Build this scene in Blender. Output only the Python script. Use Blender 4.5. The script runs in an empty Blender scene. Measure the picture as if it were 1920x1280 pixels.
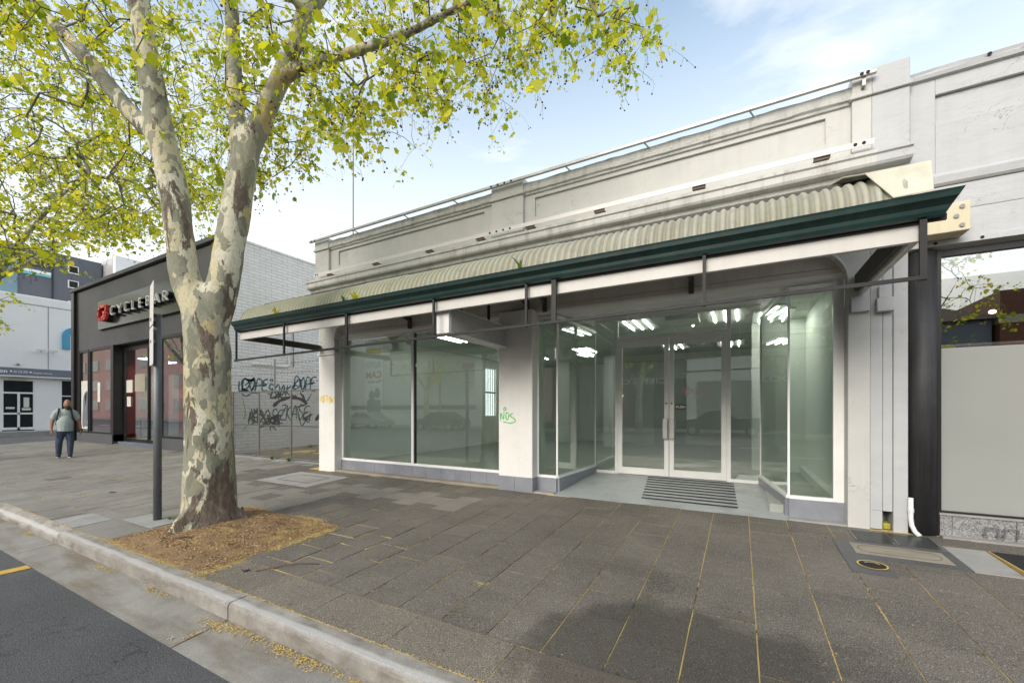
import bpy, bmesh, math, random
import numpy as np
from mathutils import Vector, Matrix, noise as mnoise
R = math.radians
random.seed(7); RNG = np.random.default_rng(11)
SC = bpy.context.scene
COL = SC.collection

# ---------------------------------------------------------------- camera, world, sun, exposure
CAM_H, CAM_T = 1.45, 28.8
cd = bpy.data.cameras.new('camera'); cam = bpy.data.objects.new('camera', cd); COL.objects.link(cam)
cam.location = (0, 0, CAM_H); cam.rotation_euler = (R(90), 0, R(CAM_T))
cd.sensor_width = 36; cd.lens = 36 * 777 / 1920; cd.shift_y = 128 / 1920
cd.clip_start = .05; cd.clip_end = 3000
SC.camera = cam

SUN_EL, SUN_AZ = 29, 190          # azimuth measured from +Y clockwise (towards +X)
W = bpy.data.worlds.new('World'); SC.world = W; W.use_nodes = True
wt = W.node_tree; wn = wt.nodes; wl = wt.links
bg = wn['Background']; bg.inputs['Strength'].default_value = 0.165
sky = wn.new('ShaderNodeTexSky'); sky.sky_type = 'NISHITA'; sky.sun_disc = False
sky.sun_elevation = R(SUN_EL); sky.sun_rotation = R(SUN_AZ); sky.air_density = 1.0; sky.dust_density = 1.2; sky.ozone_density = 1.3
wc = wn.new('ShaderNodeTexCoord'); wm = wn.new('ShaderNodeMapping'); wm.inputs['Scale'].default_value = (1.0, 1.6, 3.2)
wno = wn.new('ShaderNodeTexNoise'); wno.inputs['Scale'].default_value = 2.3; wno.inputs['Detail'].default_value = 9; wno.inputs['Roughness'].default_value = .58; wno.inputs['Distortion'].default_value = .35
wl.new(wc.outputs['Generated'], wm.inputs['Vector']); wl.new(wm.outputs['Vector'], wno.inputs['Vector'])
wsx = wn.new('ShaderNodeSeparateXYZ'); wl.new(wc.outputs['Generated'], wsx.inputs[0])
wr1 = wn.new('ShaderNodeMapRange'); wr1.inputs['From Min'].default_value = .39; wr1.inputs['From Max'].default_value = .72; wr1.inputs['To Min'].default_value = .05; wr1.inputs['To Max'].default_value = .70
wl.new(wno.outputs['Fac'], wr1.inputs['Value'])
wr2 = wn.new('ShaderNodeMapRange'); wr2.inputs['From Min'].default_value = .10; wr2.inputs['From Max'].default_value = .72; wr2.inputs['To Min'].default_value = .92; wr2.inputs['To Max'].default_value = .0
wl.new(wsx.outputs['Z'], wr2.inputs['Value'])
wmx = wn.new('ShaderNodeMath'); wmx.operation = 'MAXIMUM'; wl.new(wr1.outputs[0], wmx.inputs[0]); wl.new(wr2.outputs[0], wmx.inputs[1])
wmix = wn.new('ShaderNodeMixRGB'); wmix.inputs['Color2'].default_value = (5.7, 5.6, 5.35, 1)
wgain = wn.new('ShaderNodeMixRGB'); wgain.blend_type = 'MULTIPLY'; wgain.inputs['Fac'].default_value = 1; wgain.inputs['Color2'].default_value = (1.75, 1.58, 1.28, 1)
wl.new(sky.outputs[0], wgain.inputs['Color1'])
wl.new(wmx.outputs[0], wmix.inputs['Fac']); wl.new(wgain.outputs[0], wmix.inputs['Color1']); wl.new(wmix.outputs[0], bg.inputs['Color'])

sd = bpy.data.lights.new('sun', 'SUN'); sd.energy = 1.45; sd.angle = R(28); sd.color = (1, .96, .90)
sun = bpy.data.objects.new('sun', sd); COL.objects.link(sun)
_az, _el = R(SUN_AZ), R(SUN_EL)
sdir = Vector((math.sin(_az) * math.cos(_el), math.cos(_az) * math.cos(_el), math.sin(_el)))
sun.rotation_euler = sdir.to_track_quat('Z', 'Y').to_euler(); sun.location = (-6, -20, 25)
SC.view_settings.view_transform = 'Standard'; SC.view_settings.look = 'None'
SC.view_settings.gamma = 1; SC.view_settings.exposure = .64; SC.view_settings.use_curve_mapping = False
SC.cycles.use_denoising = True
SC.cycles.max_bounces = 9; SC.cycles.transparent_max_bounces = 20; SC.cycles.diffuse_bounces = 4; SC.cycles.glossy_bounces = 4; SC.cycles.transmission_bounces = 4
SC.cycles.sample_clamp_indirect = 6; SC.cycles.caustics_reflective = False; SC.cycles.caustics_refractive = False

# ---------------------------------------------------------------- materials
class NT:
    def __init__(s, name):
        m = bpy.data.materials.new(name); m.use_nodes = True; s.m = m; s.t = m.node_tree; s.b = s.t.nodes['Principled BSDF']; s.out = s.t.nodes['Material Output']
    def n(s, typ, **k):
        x = s.t.nodes.new('ShaderNode' + typ)
        for a, v in k.items():
            if a.startswith('i_'): x.inputs[a[2:].replace('_', ' ')].default_value = v
            else: setattr(x, a, v)
        return x
    def l(s, a, b): s.t.links.new(a, b)
    def coord(s, scale=(1, 1, 1), rot=(0, 0, 0)):
        c = s.n('TexCoord'); m = s.n('Mapping'); m.inputs['Scale'].default_value = scale; m.inputs['Rotation'].default_value = rot
        g = s.n('NewGeometry'); s.l(g.outputs['Position'], m.inputs['Vector']); return m.outputs['Vector']
    def noise(s, v, scale, detail=4, rough=.55, dist=0):
        x = s.n('TexNoise'); x.inputs['Scale'].default_value = scale; x.inputs['Detail'].default_value = detail; x.inputs['Roughness'].default_value = rough; x.inputs['Distortion'].default_value = dist
        if v is not None: s.l(v, x.inputs['Vector'])
        return x.outputs['Fac']
    def ramp(s, f, stops, const=False):
        x = s.n('ValToRGB'); e = x.color_ramp.elements
        if const: x.color_ramp.interpolation = 'CONSTANT'
        while len(e) < len(stops): e.new(.5)
        for i, (p, c) in enumerate(stops):
            e[i].position = p; e[i].color = (c if len(c) == 4 else (*c, 1)) if hasattr(c, '__len__') else (c, c, c, 1)
        s.l(f, x.inputs['Fac']); return x.outputs['Color']
    def mix(s, f, a, b, mode='MIX'):
        x = s.n('MixRGB', blend_type=mode)
        for k, v in (('Fac', f), ('Color1', a), ('Color2', b)):
            if hasattr(v, 'node'): s.l(v, x.inputs[k])
            elif hasattr(v, '__len__'): x.inputs[k].default_value = (*v[:3], 1)
            else: x.inputs[k].default_value = v
        return x.outputs[0]
    def math(s, op, a, b=0):
        x = s.n('Math', operation=op)
        for i, v in enumerate((a, b)):
            if hasattr(v, 'node'): s.l(v, x.inputs[i])
            else: x.inputs[i].default_value = v
        return x.outputs[0]
    def bump(s, h, strength=.3, dist=.01):
        x = s.n('Bump'); x.inputs['Strength'].default_value = strength; x.inputs['Distance'].default_value = dist
        s.l(h, x.inputs['Height']); s.l(x.outputs[0], s.b.inputs['Normal'])
    def col(s, c):
        if hasattr(c, 'node'): s.l(c, s.b.inputs['Base Color'])
        else: s.b.inputs['Base Color'].default_value = (*c, 1)
    def set(s, rough=None, metal=None, spec=None):
        if rough is not None:
            if hasattr(rough, 'node'): s.l(rough, s.b.inputs['Roughness'])
            else: s.b.inputs['Roughness'].default_value = rough
        if metal is not None: s.b.inputs['Metallic'].default_value = metal
        if spec is not None: s.b.inputs['Specular IOR Level'].default_value = spec

def sc(c, k): return tuple(min(1, x * k) for x in c[:3])
def paint(name, c, rough=.55, var=.10, scale=3, bump=.15, streak=0.0, dirt=(.16, .14, .11), dirtamt=0, metal=0, bscale=60, crack=0, wave=0):
    t = NT(name); v = t.coord()
    f = t.noise(v, scale, 6, .6)
    base = t.ramp(f, [(.3, sc(c, 1 - var)), (.7, sc(c, 1 + var * .6))])
    if streak:
        vs = t.coord((9, 9, .5)); sf = t.noise(vs, 1.2, 6, .65)
        base = t.mix(t.ramp(sf, [(.50, 0.0), (.74, streak)]), base, dirt)
    if dirtamt:
        df = t.noise(v, 1.7, 8, .7)
        base = t.mix(t.ramp(df, [(.52, 0.0), (.75, dirtamt)]), base, dirt)
    h = t.noise(v, bscale, 5, .6)
    if crack:                                                     # hairline cracks and chipped paint
        n1 = t.noise(t.coord((1, 1, 1.6)), 1.1, 6, .62, .3); ln = t.ramp(t.math('ABSOLUTE', t.math('SUBTRACT', n1, .5)), [(0, 1.), (.0028, 0.)])
        k = t.math('MULTIPLY', ln, t.ramp(t.noise(v, .9, 3), [(.47, 0.), (.58, crack)])); base = t.mix(k, base, sc(c, .35))
        ch = t.ramp(t.noise(v, 11, 6, .7), [(.74, 0.), (.755, crack)]); base = t.mix(ch, base, (.30, .28, .25))
        h = t.math('SUBTRACT', h, t.math('MULTIPLY', t.math('ADD', k, ch), .8))
    if wave: h = t.math('ADD', h, t.math('MULTIPLY', t.noise(t.coord((1, 1, 2.5)), 2.6, 4, .5), wave))
    t.col(base); t.set(rough, metal)
    if bump: t.bump(h, bump, .004)
    return t.m
def emit(name, c, s):
    t = NT(name); t.col(c); t.b.inputs['Emission Color'].default_value = (*c, 1); t.b.inputs['Emission Strength'].default_value = s; return t.m
def glass(name, tint, refl, base=.04, rough=0.0, dark=None):
    t = NT(name); tr = t.n('BsdfTransparent'); tr.inputs['Color'].default_value = (*tint, 1)
    gl = t.n('BsdfGlossy'); gl.inputs['Roughness'].default_value = rough; gl.inputs['Color'].default_value = (.96, .98, .97, 1)
    lw = t.n('LayerWeight'); lw.inputs['Blend'].default_value = .5        # Schlick, the same on both faces of the pane
    fr = t.math('ADD', .04, t.math('MULTIPLY', .96, t.math('POWER', lw.outputs['Facing'], 5.)))
    f = t.math('MINIMUM', t.math('ADD', t.math('MULTIPLY', fr, refl), base), .9)
    sm = t.ramp(t.noise(t.coord((1, 1, .6)), 1.3, 5, .6), [(.35, .92), (.7, 1.12)]); f = t.math('MULTIPLY', f, sm)
    mx = t.n('MixShader'); t.l(f, mx.inputs[0]); t.l(tr.outputs[0], mx.inputs[1]); t.l(gl.outputs[0], mx.inputs[2])
    t.l(mx.outputs[0], t.out.inputs['Surface']); t.t.nodes.remove(t.b); return t.m

M = {}
M['cream'] = paint('cream_render', (.535, .54, .522), .6, .06, 2.5, .25, .18, (.34, .33, .29), .15, bscale=45, crack=.8, wave=4)
M['cream2'] = paint('cream_ledge', (.535, .54, .522), .6, .08, 2.5, .25, .55, (.16, .155, .13), .4, bscale=45, crack=.8, wave=4)
M['white'] = paint('white_paint', (.76, .755, .735), .5, .05, 2, .10, .12, (.45, .43, .38), .10)
M['pier'] = paint('pier_white', (.78, .775, .755), .5, .05, 1.6, .18, .12, (.42, .40, .36), .16, crack=.3, wave=4)
M['grey'] = paint('pale_blue_grey_paint', (.47, .485, .50), .55, .05, 2, .35, .18, (.33, .34, .35), .16, bscale=26, crack=.8, wave=9)
M['fascia'] = paint('fascia_white', (.58, .57, .54), .45, .06, 3, .08, .12, (.30, .28, .24), .12)
M['green'] = paint('gutter_green', (.006, .030, .028), .34, .3, 3, .06, .35, (.05, .06, .05), .3, wave=5)
M['black'] = paint('black_steel', (.008, .008, .009), .6, .3, 8, .12, dirt=(.12, .11, .10), dirtamt=.25)
M['charcoal'] = paint('charcoal_render', (.085, .087, .096), .62, .12, 2, .12, .35, (.055, .056, .062), 0)
M['darkcol'] = paint('charcoal_column', (.022, .023, .026), .58, .3, 2, .2, .35, (.10, .10, .105), .2)
M['alu'] = paint('window_frame_white', (.84, .84, .83), .38, .04, 5, .0, 0, dirt=(.25, .24, .2), dirtamt=.10)
M['alu_black'] = paint('black_frame', (.012, .012, .014), .35, .2, 5, 0)
M['rail'] = paint('galvanised_rail', (.46, .46, .46), .42, .14, 5, .1, .2, (.25, .24, .23), .2, metal=.35)
M['rust'] = paint('rusty_plate', (.17, .125, .10), .75, .35, 14, .3, 0, (.07, .05, .04), .6)
M['hole'] = paint('dark_hole', (.012, .012, .012), .8, .1, 5, 0)
M['bolt'] = paint('bolt_head', (.25, .245, .235), .45, .2, 20, 0, metal=.6)
M['soffit'] = paint('soffit_board', (.60, .575, .54), .6, .08, 2, .1, .25, (.24, .22, .2), .2)
M['dark_timber'] = paint('dark_rafters', (.075, .07, .065), .7, .2, 4, .1)
M['sheet_under'] = paint('sheet_underside', (.33, .32, .30), .6, .15, 4, .1)
M['signbox'] = paint('lightbox_face', (.40, .40, .415), .22, .05, 3, .02)
M['signframe'] = paint('lightbox_frame', (.70, .70, .70), .4, .05, 3, 0)
M['inner'] = paint('interior_wall', (.82, .825, .79), .6, .04, 2, 0)
M['ceil'] = paint('interior_ceiling', (.62, .64, .60), .7, .04, 2, 0)
M['shopfloor'] = paint('interior_floor', (.36, .38, .35), .30, .10, 1.5, 0)
M['creamblock'] = paint('cream_timber', (.66, .60, .43), .55, .06, 4, .15, .2, (.35, .3, .2), .1)
M['flash'] = paint('cream_flashing', (.60, .575, .46), .5, .1, 5, .15, .2, (.3, .27, .2), .3)
M['pvc'] = paint('white_pvc', (.75, .76, .77), .35, .04, 4, 0, dirt=(.3, .29, .26), dirtamt=.2)
M['wet'] = paint('wet_dark_grate', (.055, .062, .058), .18, .3, 10, .25)
M['plate'] = paint('dark_cover_plate', (.085, .088, .092), .5, .12, 8, .15, dirt=(.14, .13, .11), dirtamt=.4)
M['concrete'] = paint('concrete_slab', (.30, .27, .215), .85, .12, 6, .4, dirt=(.16, .14, .11), dirtamt=.5)
M['palecon'] = paint('pale_concrete', (.33, .325, .31), .8, .16, 4, .3, dirt=(.15, .14, .13), dirtamt=.6)
M['ramp'] = paint('grey_painted_ramp', (.36, .395, .40), .5, .08, 4, .15, dirt=(.10, .095, .085), dirtamt=.55)
M['strip'] = paint('black_grip', (.035, .035, .035), .85, .2, 30, .3)
M['polegrey'] = paint('pole_grey', (.16, .175, .19), .5, .14, 5, .15, .3, (.09, .095, .1), .2, metal=.3)
M['signwhite'] = paint('sign_back', (.66, .64, .63), .4, .05, 5, 0)
M['signred'] = paint('sign_red', (.55, .06, .07), .4, .05, 5, 0)
M['steelwire'] = paint('fence_steel', (.20, .195, .185), .5, .2, 10, 0, metal=.6)
M['whitebld'] = paint('white_building_render', (.84, .84, .84), .6, .03, 1, .05, .08, (.55, .55, .55), .05)
M['greybld'] = paint('slate_grey_cladding', (.115, .122, .145), .6, .08, 1, .05)
M['moss_yellow'] = paint('mossy_yellow', (.36, .34, .04), .6, .3, 20, 0)
M['handle_metal'] = paint('brushed_handle', (.52, .52, .51), .35, .05, 6, 0, metal=.5)
M['band'] = paint('sign_band_grey', (.16, .18, .22), .5, .08, 2, 0)
M['blue'] = paint('blue_sign', (.05, .30, .50), .35, .08, 2, 0)
M['teal'] = paint('teal_stripe', (.18, .50, .56), .5, .05, 2, 0)
M['red'] = paint('red_paint', (.75, .07, .055), .4, .05, 4, 0)
M['redwall'] = paint('red_wall', (.62, .03, .035), .5, .1, 2, 0)
M['letter'] = paint('white_letter', (.85, .85, .85), .4, .02, 4, 0)
M['signpanel'] = paint('bronze_black_panel', (.028, .029, .026), .16, .1, 2, 0)
M['yellow_paint'] = paint('yellow_spray', (.80, .60, .03), .5, .05, 9, 0)
M['green_paint'] = paint('green_spray', (.10, .55, .13), .5, .05, 9, 0)
M['teal_paint'] = paint('teal_spray', (.05, .14, .16), .5, .3, 9, 0)
M['black_paint'] = paint('black_spray', (.02, .02, .022), .5, .1, 9, 0)
M['pink_paint'] = paint('pink_marker', (.75, .45, .42), .5, .1, 9, 0)
M['skin'] = paint('brown_skin', (.30, .155, .095), .5, .1, 12, .05)
M['beard'] = paint('dark_beard', (.035, .025, .02), .8, .3, 60, .3)
M['shirt'] = paint('sage_polo', (.36, .42, .41), .8, .07, 5, .15)
M['jeans'] = paint('blue_jeans', (.045, .065, .105), .8, .25, 9, .25)
M['shoe'] = paint('black_shoe', (.02, .02, .022), .6, .2, 9, 0)
M['backpack'] = paint('black_fabric', (.015, .015, .017), .8, .2, 20, .2)
M['dirt'] = paint('dry_dirt', (.20, .165, .115), .95, .25, 3, .6, 0, (.10, .09, .05), .6, bscale=20)
M['twig'] = paint('twig_bark', (.085, .068, .05), .85, .25, 8, .2)
M['limb'] = paint('limb_bark', (.20, .19, .14), .85, .3, 5, .3, 0, (.36, .33, .22), .7)
M['seed'] = paint('seed_ball', (.085, .05, .03), .9, .3, 30, .5)
M['asphalt'] = None
M['win_dark'] = paint('dark_window', (.02, .025, .03), .08, .2, 2, 0)
M['pinkbrick'] = paint('pink_render_wall', (.60, .34, .29), .7, .1, 2, .1, .2, (.2, .11, .1), .2)
M['redbrick'] = paint('red_brick_wall', (.19, .075, .045), .75, .2, 2, .1)
M['bandstone'] = paint('cream_band', (.52, .45, .33), .7, .1, 2, .1)
M['rooftile'] = paint('roof_tiles', (.16, .11, .085), .8, .15, 3, .2)
M['darkbld'] = paint('dark_shopfront', (.035, .038, .037), .6, .2, 2, .1)
M['roller'] = paint('roller_shutter', (.22, .225, .225), .5, .08, 3, 0)
M['offwhite'] = paint('offwhite_wall', (.66, .66, .64), .6, .05, 1, .05, .1, (.45, .44, .42), .1)
M['yellow_sign'] = paint('yellow_sign', (.72, .55, .04), .45, .05, 3, 0)
M['car_black'] = paint('black_car_paint', (.018, .019, .021), .18, .1, 3, 0)
M['car_silver'] = paint('silver_car_paint', (.42, .43, .44), .25, .05, 3, 0, metal=.4)
M['car_white'] = paint('white_car_paint', (.72, .72, .72), .22, .03, 3, 0)
M['tyre'] = paint('tyre_rubber', (.02, .02, .02), .8, .1, 8, 0)
M['lamp_red'] = paint('tail_lamp', (.4, .02, .02), .25, .05, 3, 0)
M['grass'] = paint('weed_green', (.12, .22, .03), .6, .3, 20, 0)
M['paper'] = paint('notice_paper', (.66, .65, .58), .7, .05, 6, 0)
M['tape'] = paint('cardboard_notice', (.42, .38, .30), .8, .06, 6, 0)
M['yellowline'] = paint('yellow_road_paint', (.60, .38, .07), .7, .2, 8, .2, 0, (.18, .15, .1), .6)
M['stick'] = paint('dead_stick', (.11, .06, .04), .8, .2, 10, .2)
M['hedge'] = paint('climber_leaf', (.05, .07, .02), .7, .4, 9, .6)
M['troffer'] = paint('troffer_tray', (.75, .75, .73), .3, .02, 3, 0)
M['tube'] = emit('fluorescent_tube', (1, 1, .94), 13)
M['warm'] = emit('warm_downlight', (1, .78, .5), 22)
M['glass'] = glass('shop_glass_green', (.85, .91, .865), 1.5, .065)
M['glass_splay'] = glass('edge_glass_green', (.82, .89, .835), 1.4, .055)
M['glass_door'] = glass('door_glass', (.82, .87, .83), 1.7, .09)
M['glass_dark'] = glass('tinted_glass', (.62, .64, .64), 1.7, .16)
M['glass_gym'] = glass('gym_glass', (.80, .81, .81), 1.6, .30)
M['glass_strong'] = glass('reflective_glass', (.70, .70, .70), 1.6, .20)

def frosted():
    t = NT('frosted_film'); v = t.coord((1, 1, 1)); f = t.noise(v, .8, 3)
    t.col(t.ramp(f, [(.3, (.30, .315, .30)), (.7, (.34, .35, .335))])); t.set(.10, 0, .75); t.b.inputs['Coat Weight'].default_value = .5; t.b.inputs['Coat Roughness'].default_value = .02
    return t.m
M['frost'] = frosted()
def mat_asphalt():
    t = NT('asphalt'); v = t.coord()
    f = t.noise(v, 1.1, 6, .6); g = t.noise(v, 210, 2, .7); b = t.ramp(f, [(.3, (.060, .062, .066)), (.7, (.092, .094, .098))])
    c = t.mix(t.ramp(g, [(.56, 0.), (.70, 1.)]), b, (.26, .26, .255)); c = t.mix(t.ramp(g, [(.30, .8), (.42, 0.)]), c, (.022, .022, .024))
    n1 = t.noise(v, .7, 7, .62); ln = t.math('MULTIPLY', t.ramp(t.math('ABSOLUTE', t.math('SUBTRACT', n1, .5)), [(0, 1.), (.004, 0.)]), t.ramp(t.noise(v, .5, 2), [(.45, 0.), (.55, .8)])); c = t.mix(ln, c, (.02, .02, .02))
    c = t.mix(t.ramp(t.noise(t.coord((.35, 1.6, 1)), .9, 5, .6), [(.48, 0.), (.66, .35)]), c, (.15, .15, .148))
    g2 = t.noise(v, 75, 3, .7); c = t.mix(t.ramp(g2, [(.62, 0.), (.72, .7)]), c, (.30, .295, .285))
    t.col(c); t.set(.85); t.bump(t.noise(v, 110, 3, .7), 1., .012); return t.m
M['asphalt'] = mat_asphalt()
def mat_gutter():
    t = NT('gutter_concrete'); v = t.coord(); vs = t.coord((1, 4, 1))
    b = t.ramp(t.noise(v, 2.2, 7, .65), [(.3, (.19, .178, .158)), (.7, (.33, .315, .285))])
    c = t.mix(t.ramp(t.noise(vs, .9, 5, .6), [(.46, 0.), (.62, .75)]), b, (.155, .118, .075))
    g = t.noise(v, 190, 2, .7); c = t.mix(t.ramp(g, [(.34, .55), (.46, 0.)]), c, (.08, .075, .065)); c = t.mix(t.ramp(g, [(.58, 0.), (.70, .5)]), c, (.5, .49, .47))
    t.col(c); t.set(.85); t.bump(t.noise(v, 130, 4, .7), .5, .005); return t.m
M['gutter'] = mat_gutter()
def mat_kerb():
    t = NT('kerb_concrete'); v = t.coord()
    b = t.ramp(t.noise(v, 3.0, 8, .7), [(.32, (.20, .18, .155)), (.52, (.32, .30, .27)), (.68, (.42, .40, .37))])
    px = t.n('SeparateXYZ'); t.l(v, px.inputs[0]); vs = t.coord((.9, 5, 3)); n2 = t.noise(vs, 2.4, 8, .72)
    c = t.mix(t.ramp(n2, [(.50, 0.), (.64, .75)]), b, (.125, .108, .085))
    edge = t.math('SUBTRACT', 1., t.math('MULTIPLY', t.math('ABSOLUTE', t.math('SUBTRACT', px.outputs[1], 1.745)), 18.))     # worn pale arris
    c = t.mix(t.ramp(t.math('ADD', edge, t.math('MULTIPLY', t.math('SUBTRACT', n2, .5), 1.6)), [(.35, 0.), (.75, .7)]), c, (.56, .55, .53))
    foot = t.ramp(t.math('ADD', t.math('MULTIPLY', px.outputs[2], -8.), t.noise(v, 4, 5)), [(1.0, 0.), (1.3, .6)]); c = t.mix(foot, c, (.16, .13, .10))
    g = t.noise(v, 160, 2, .7); c = t.mix(t.ramp(g, [(.36, .5), (.46, 0.)]), c, (.09, .085, .075))
    t.col(c); t.set(.85); t.bump(t.noise(v, 90, 5, .7), .5, .006); return t.m
M['kerb'] = mat_kerb()
def mat_paver(name, c1, c2, speck=.45, stain=True):
    t = NT(name); v = t.coord()
    g = t.n('NewGeometry'); rp = g.outputs['Random Per Island']
    b = t.ramp(rp, [(0, c1), (1, c2)])
    b = t.mix(t.ramp(t.noise(v, 1.3, 6, .62), [(.38, 0.), (.64, .55)]), b, sc(c2, 1.45))
    b = t.mix(t.ramp(t.noise(v, .55, 5, .6, .4), [(.50, 0.), (.62, .25)]), b, sc(c1, .6))
    sp = t.noise(v, 170, 2, .6); b = t.mix(t.ramp(sp, [(.555, 0.), (.64, min(1, speck * 1.9))]), b, (.40, .375, .33))
    b = t.mix(t.ramp(sp, [(.34, min(1, speck * 1.8)), (.43, 0.)]), b, sc(c1, .3))
    sp2 = t.noise(v, 23, 1, .4); b = t.mix(t.ramp(sp2, [(.80, 0.), (.81, .7)]), b, (.36, .35, .32))
    b = t.mix(t.ramp(sp2, [(.235, .6), (.25, 0.)]), b, (.03, .028, .026))
    n1 = t.noise(v, 1.7, 7, .65); b = t.mix(t.math('MULTIPLY', t.ramp(t.math('ABSOLUTE', t.math('SUBTRACT', n1, .5)), [(0, 1.), (.0035, 0.)]), t.ramp(t.noise(v, .8, 2), [(.52, 0.), (.60, .7)])), b, (.035, .03, .025))
    sp3 = t.noise(v, 62, 3, .75); b = t.mix(t.ramp(sp3, [(.60, 0.), (.70, .45)]), b, sc(c2, 2.0)); b = t.mix(t.ramp(sp3, [(.30, .45), (.40, 0.)]), b, sc(c1, .5))
    if stain:   # the damp dark patch with its own outline
        px = t.n('SeparateXYZ'); t.l(v, px.inputs[0])
        wob = t.math('MULTIPLY', t.math('SUBTRACT', t.noise(v, 2.1, 5, .6), .5), 1.0)
        dx = t.math('MULTIPLY', t.math('ADD', px.outputs[0], .22), .82); dy = t.math('MULTIPLY', t.math('SUBTRACT', px.outputs[1], 2.35), .95)
        d = t.math('ADD', t.math('SQRT', t.math('ADD', t.math('MULTIPLY', dx, dx), t.math('MULTIPLY', dy, dy))), wob)
        b = t.mix(t.ramp(d, [(.68, .55), (.86, 0.)]), b, sc(c1, .30))
    t.col(b); t.set(t.ramp(t.noise(v, 1.1, 5), [(.35, .50), (.65, .85)])); t.bump(t.noise(v, 120, 4, .7), .35, .004); return t.m
M['paver'] = mat_paver('bluestone_paver', (.074, .065, .053), (.124, .109, .090))
M['paver_brown'] = mat_paver('brown_edge_paver', (.115, .095, .072), (.160, .135, .104), .6)
M['paver_warm'] = mat_paver('weathered_paver', (.165, .153, .136), (.215, .20, .178), .4, False)
def mat_joint():
    t = NT('joint_sand'); v = t.coord(); b = t.ramp(t.noise(v, 2.4, 7, .75), [(.41, (.06, .05, .036)), (.48, (.52, .385, .14))]); t.col(b); t.set(.95); return t.m
M['joint'] = mat_joint()
def mat_mulch():
    t = NT('bark_mulch'); v = t.coord()
    f = t.noise(v, 95, 4, .8); b = t.ramp(f, [(.3, (.10, .06, .03)), (.5, (.27, .17, .085)), (.72, (.44, .30, .17))])
    b = t.mix(t.ramp(t.noise(v, 2.6, 7, .72), [(.50, 0.), (.60, .8)]), b, t.ramp(f, [(.3, (.26, .17, .05)), (.7, (.58, .42, .15))]))
    t.col(b); t.set(.95); t.bump(t.noise(v, 90, 4, .8), 1., .015); return t.m
M['mulch'] = mat_mulch()
def mat_chip(name, stops):
    t = NT(name); g = t.n('NewGeometry'); t.col(t.ramp(g.outputs['Random Per Island'], stops)); t.set(.9); return t.m
M['chip'] = mat_chip('mulch_chip', [(0, (.11, .065, .03)), (.5, (.29, .18, .09)), (1, (.50, .35, .18))])
M['pollen'] = mat_chip('pollen_fluff', [(0, (.30, .20, .05)), (.6, (.58, .42, .13)), (1, (.68, .54, .24))])
def mat_tile():
    t = NT('grey_blue_tile'); v = t.coord(); b = t.ramp(t.noise(v, 4, 5), [(.3, (.20, .215, .25)), (.7, (.27, .285, .32))])
    t.col(b); t.set(.35); return t.m
M['tile'] = mat_tile()
def mat_granite():
    t = NT('grey_granite'); v = t.coord(); b = t.ramp(t.noise(v, 90, 3, .7), [(.36, (.10, .105, .11)), (.5, (.25, .25, .255)), (.66, (.42, .42, .42))]); t.col(b); t.set(.45); return t.m
M['granite'] = mat_granite()
def mat_brick():
    t = NT('white_painted_brick'); g = t.n('NewGeometry'); sx = t.n('SeparateXYZ'); t.l(g.outputs['Position'], sx.inputs[0])
    cx = t.n('CombineXYZ'); t.l(t.math('ADD', sx.outputs[1], sx.outputs[0]), cx.inputs[0]); t.l(sx.outputs[2], cx.inputs[1])
    br = t.n('TexBrick'); t.l(cx.outputs[0], br.inputs['Vector']); br.inputs['Scale'].default_value = 1; br.inputs['Brick Width'].default_value = .34; br.inputs['Row Height'].default_value = .093; br.inputs['Mortar Size'].default_value = .006; br.inputs['Mortar Smooth'].default_value = .3
    br.inputs['Color1'].default_value = (.80, .79, .77, 1); br.inputs['Color2'].default_value = (.86, .85, .83, 1); br.inputs['Mortar'].default_value = (.42, .41, .40, 1)
    v = t.coord(); c = t.mix(t.ramp(t.noise(v, 1.2, 7, .7), [(.5, 0.), (.75, .35)]), br.outputs['Color'], (.42, .40, .37)); t.col(c); t.set(.7)
    t.bump(t.math('SUBTRACT', 1., br.outputs['Fac']), .5, .006); return t.m
M['brick'] = mat_brick()
def mat_sheet():
    t = NT('weathered_corrugated_sheet'); v = t.coord()
    b = t.ramp(t.noise(v, 2.0, 7, .7), [(.3, (.30, .29, .22)), (.6, (.40, .39, .32)), (.75, (.50, .49, .44))])
    px = t.n('SeparateXYZ'); t.l(v, px.inputs[0])
    sheet = t.n('TexWhiteNoise', noise_dimensions='1D'); t.l(t.math('FLOOR', t.math('DIVIDE', px.outputs[0], .76)), sheet.inputs['W'])
    b = t.mix(t.math('MULTIPLY', sheet.outputs['Value'], .45), b, (.30, .31, .215))
    left = t.ramp(t.math('DIVIDE', t.math('ADD', px.outputs[0], 8.), 9.), [(.0, .75), (.75, 0.)])      # mossier under the tree
    b = t.mix(left, b, (.225, .245, .15))
    b = t.mix(t.ramp(t.noise(v, 5, 8, .75), [(.55, 0.), (.72, .6)]), b, (.115, .105, .075))
    w = t.math('SINE', t.math('MULTIPLY', px.outputs[0], 2 * math.pi / .076)); b = t.mix(t.ramp(w, [(.0, .40), (.28, 0.)]), b, (.14, .135, .10))   # darker in the valleys
    t.col(b); t.set(.55); return t.m
M['sheet'] = mat_sheet()
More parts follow.
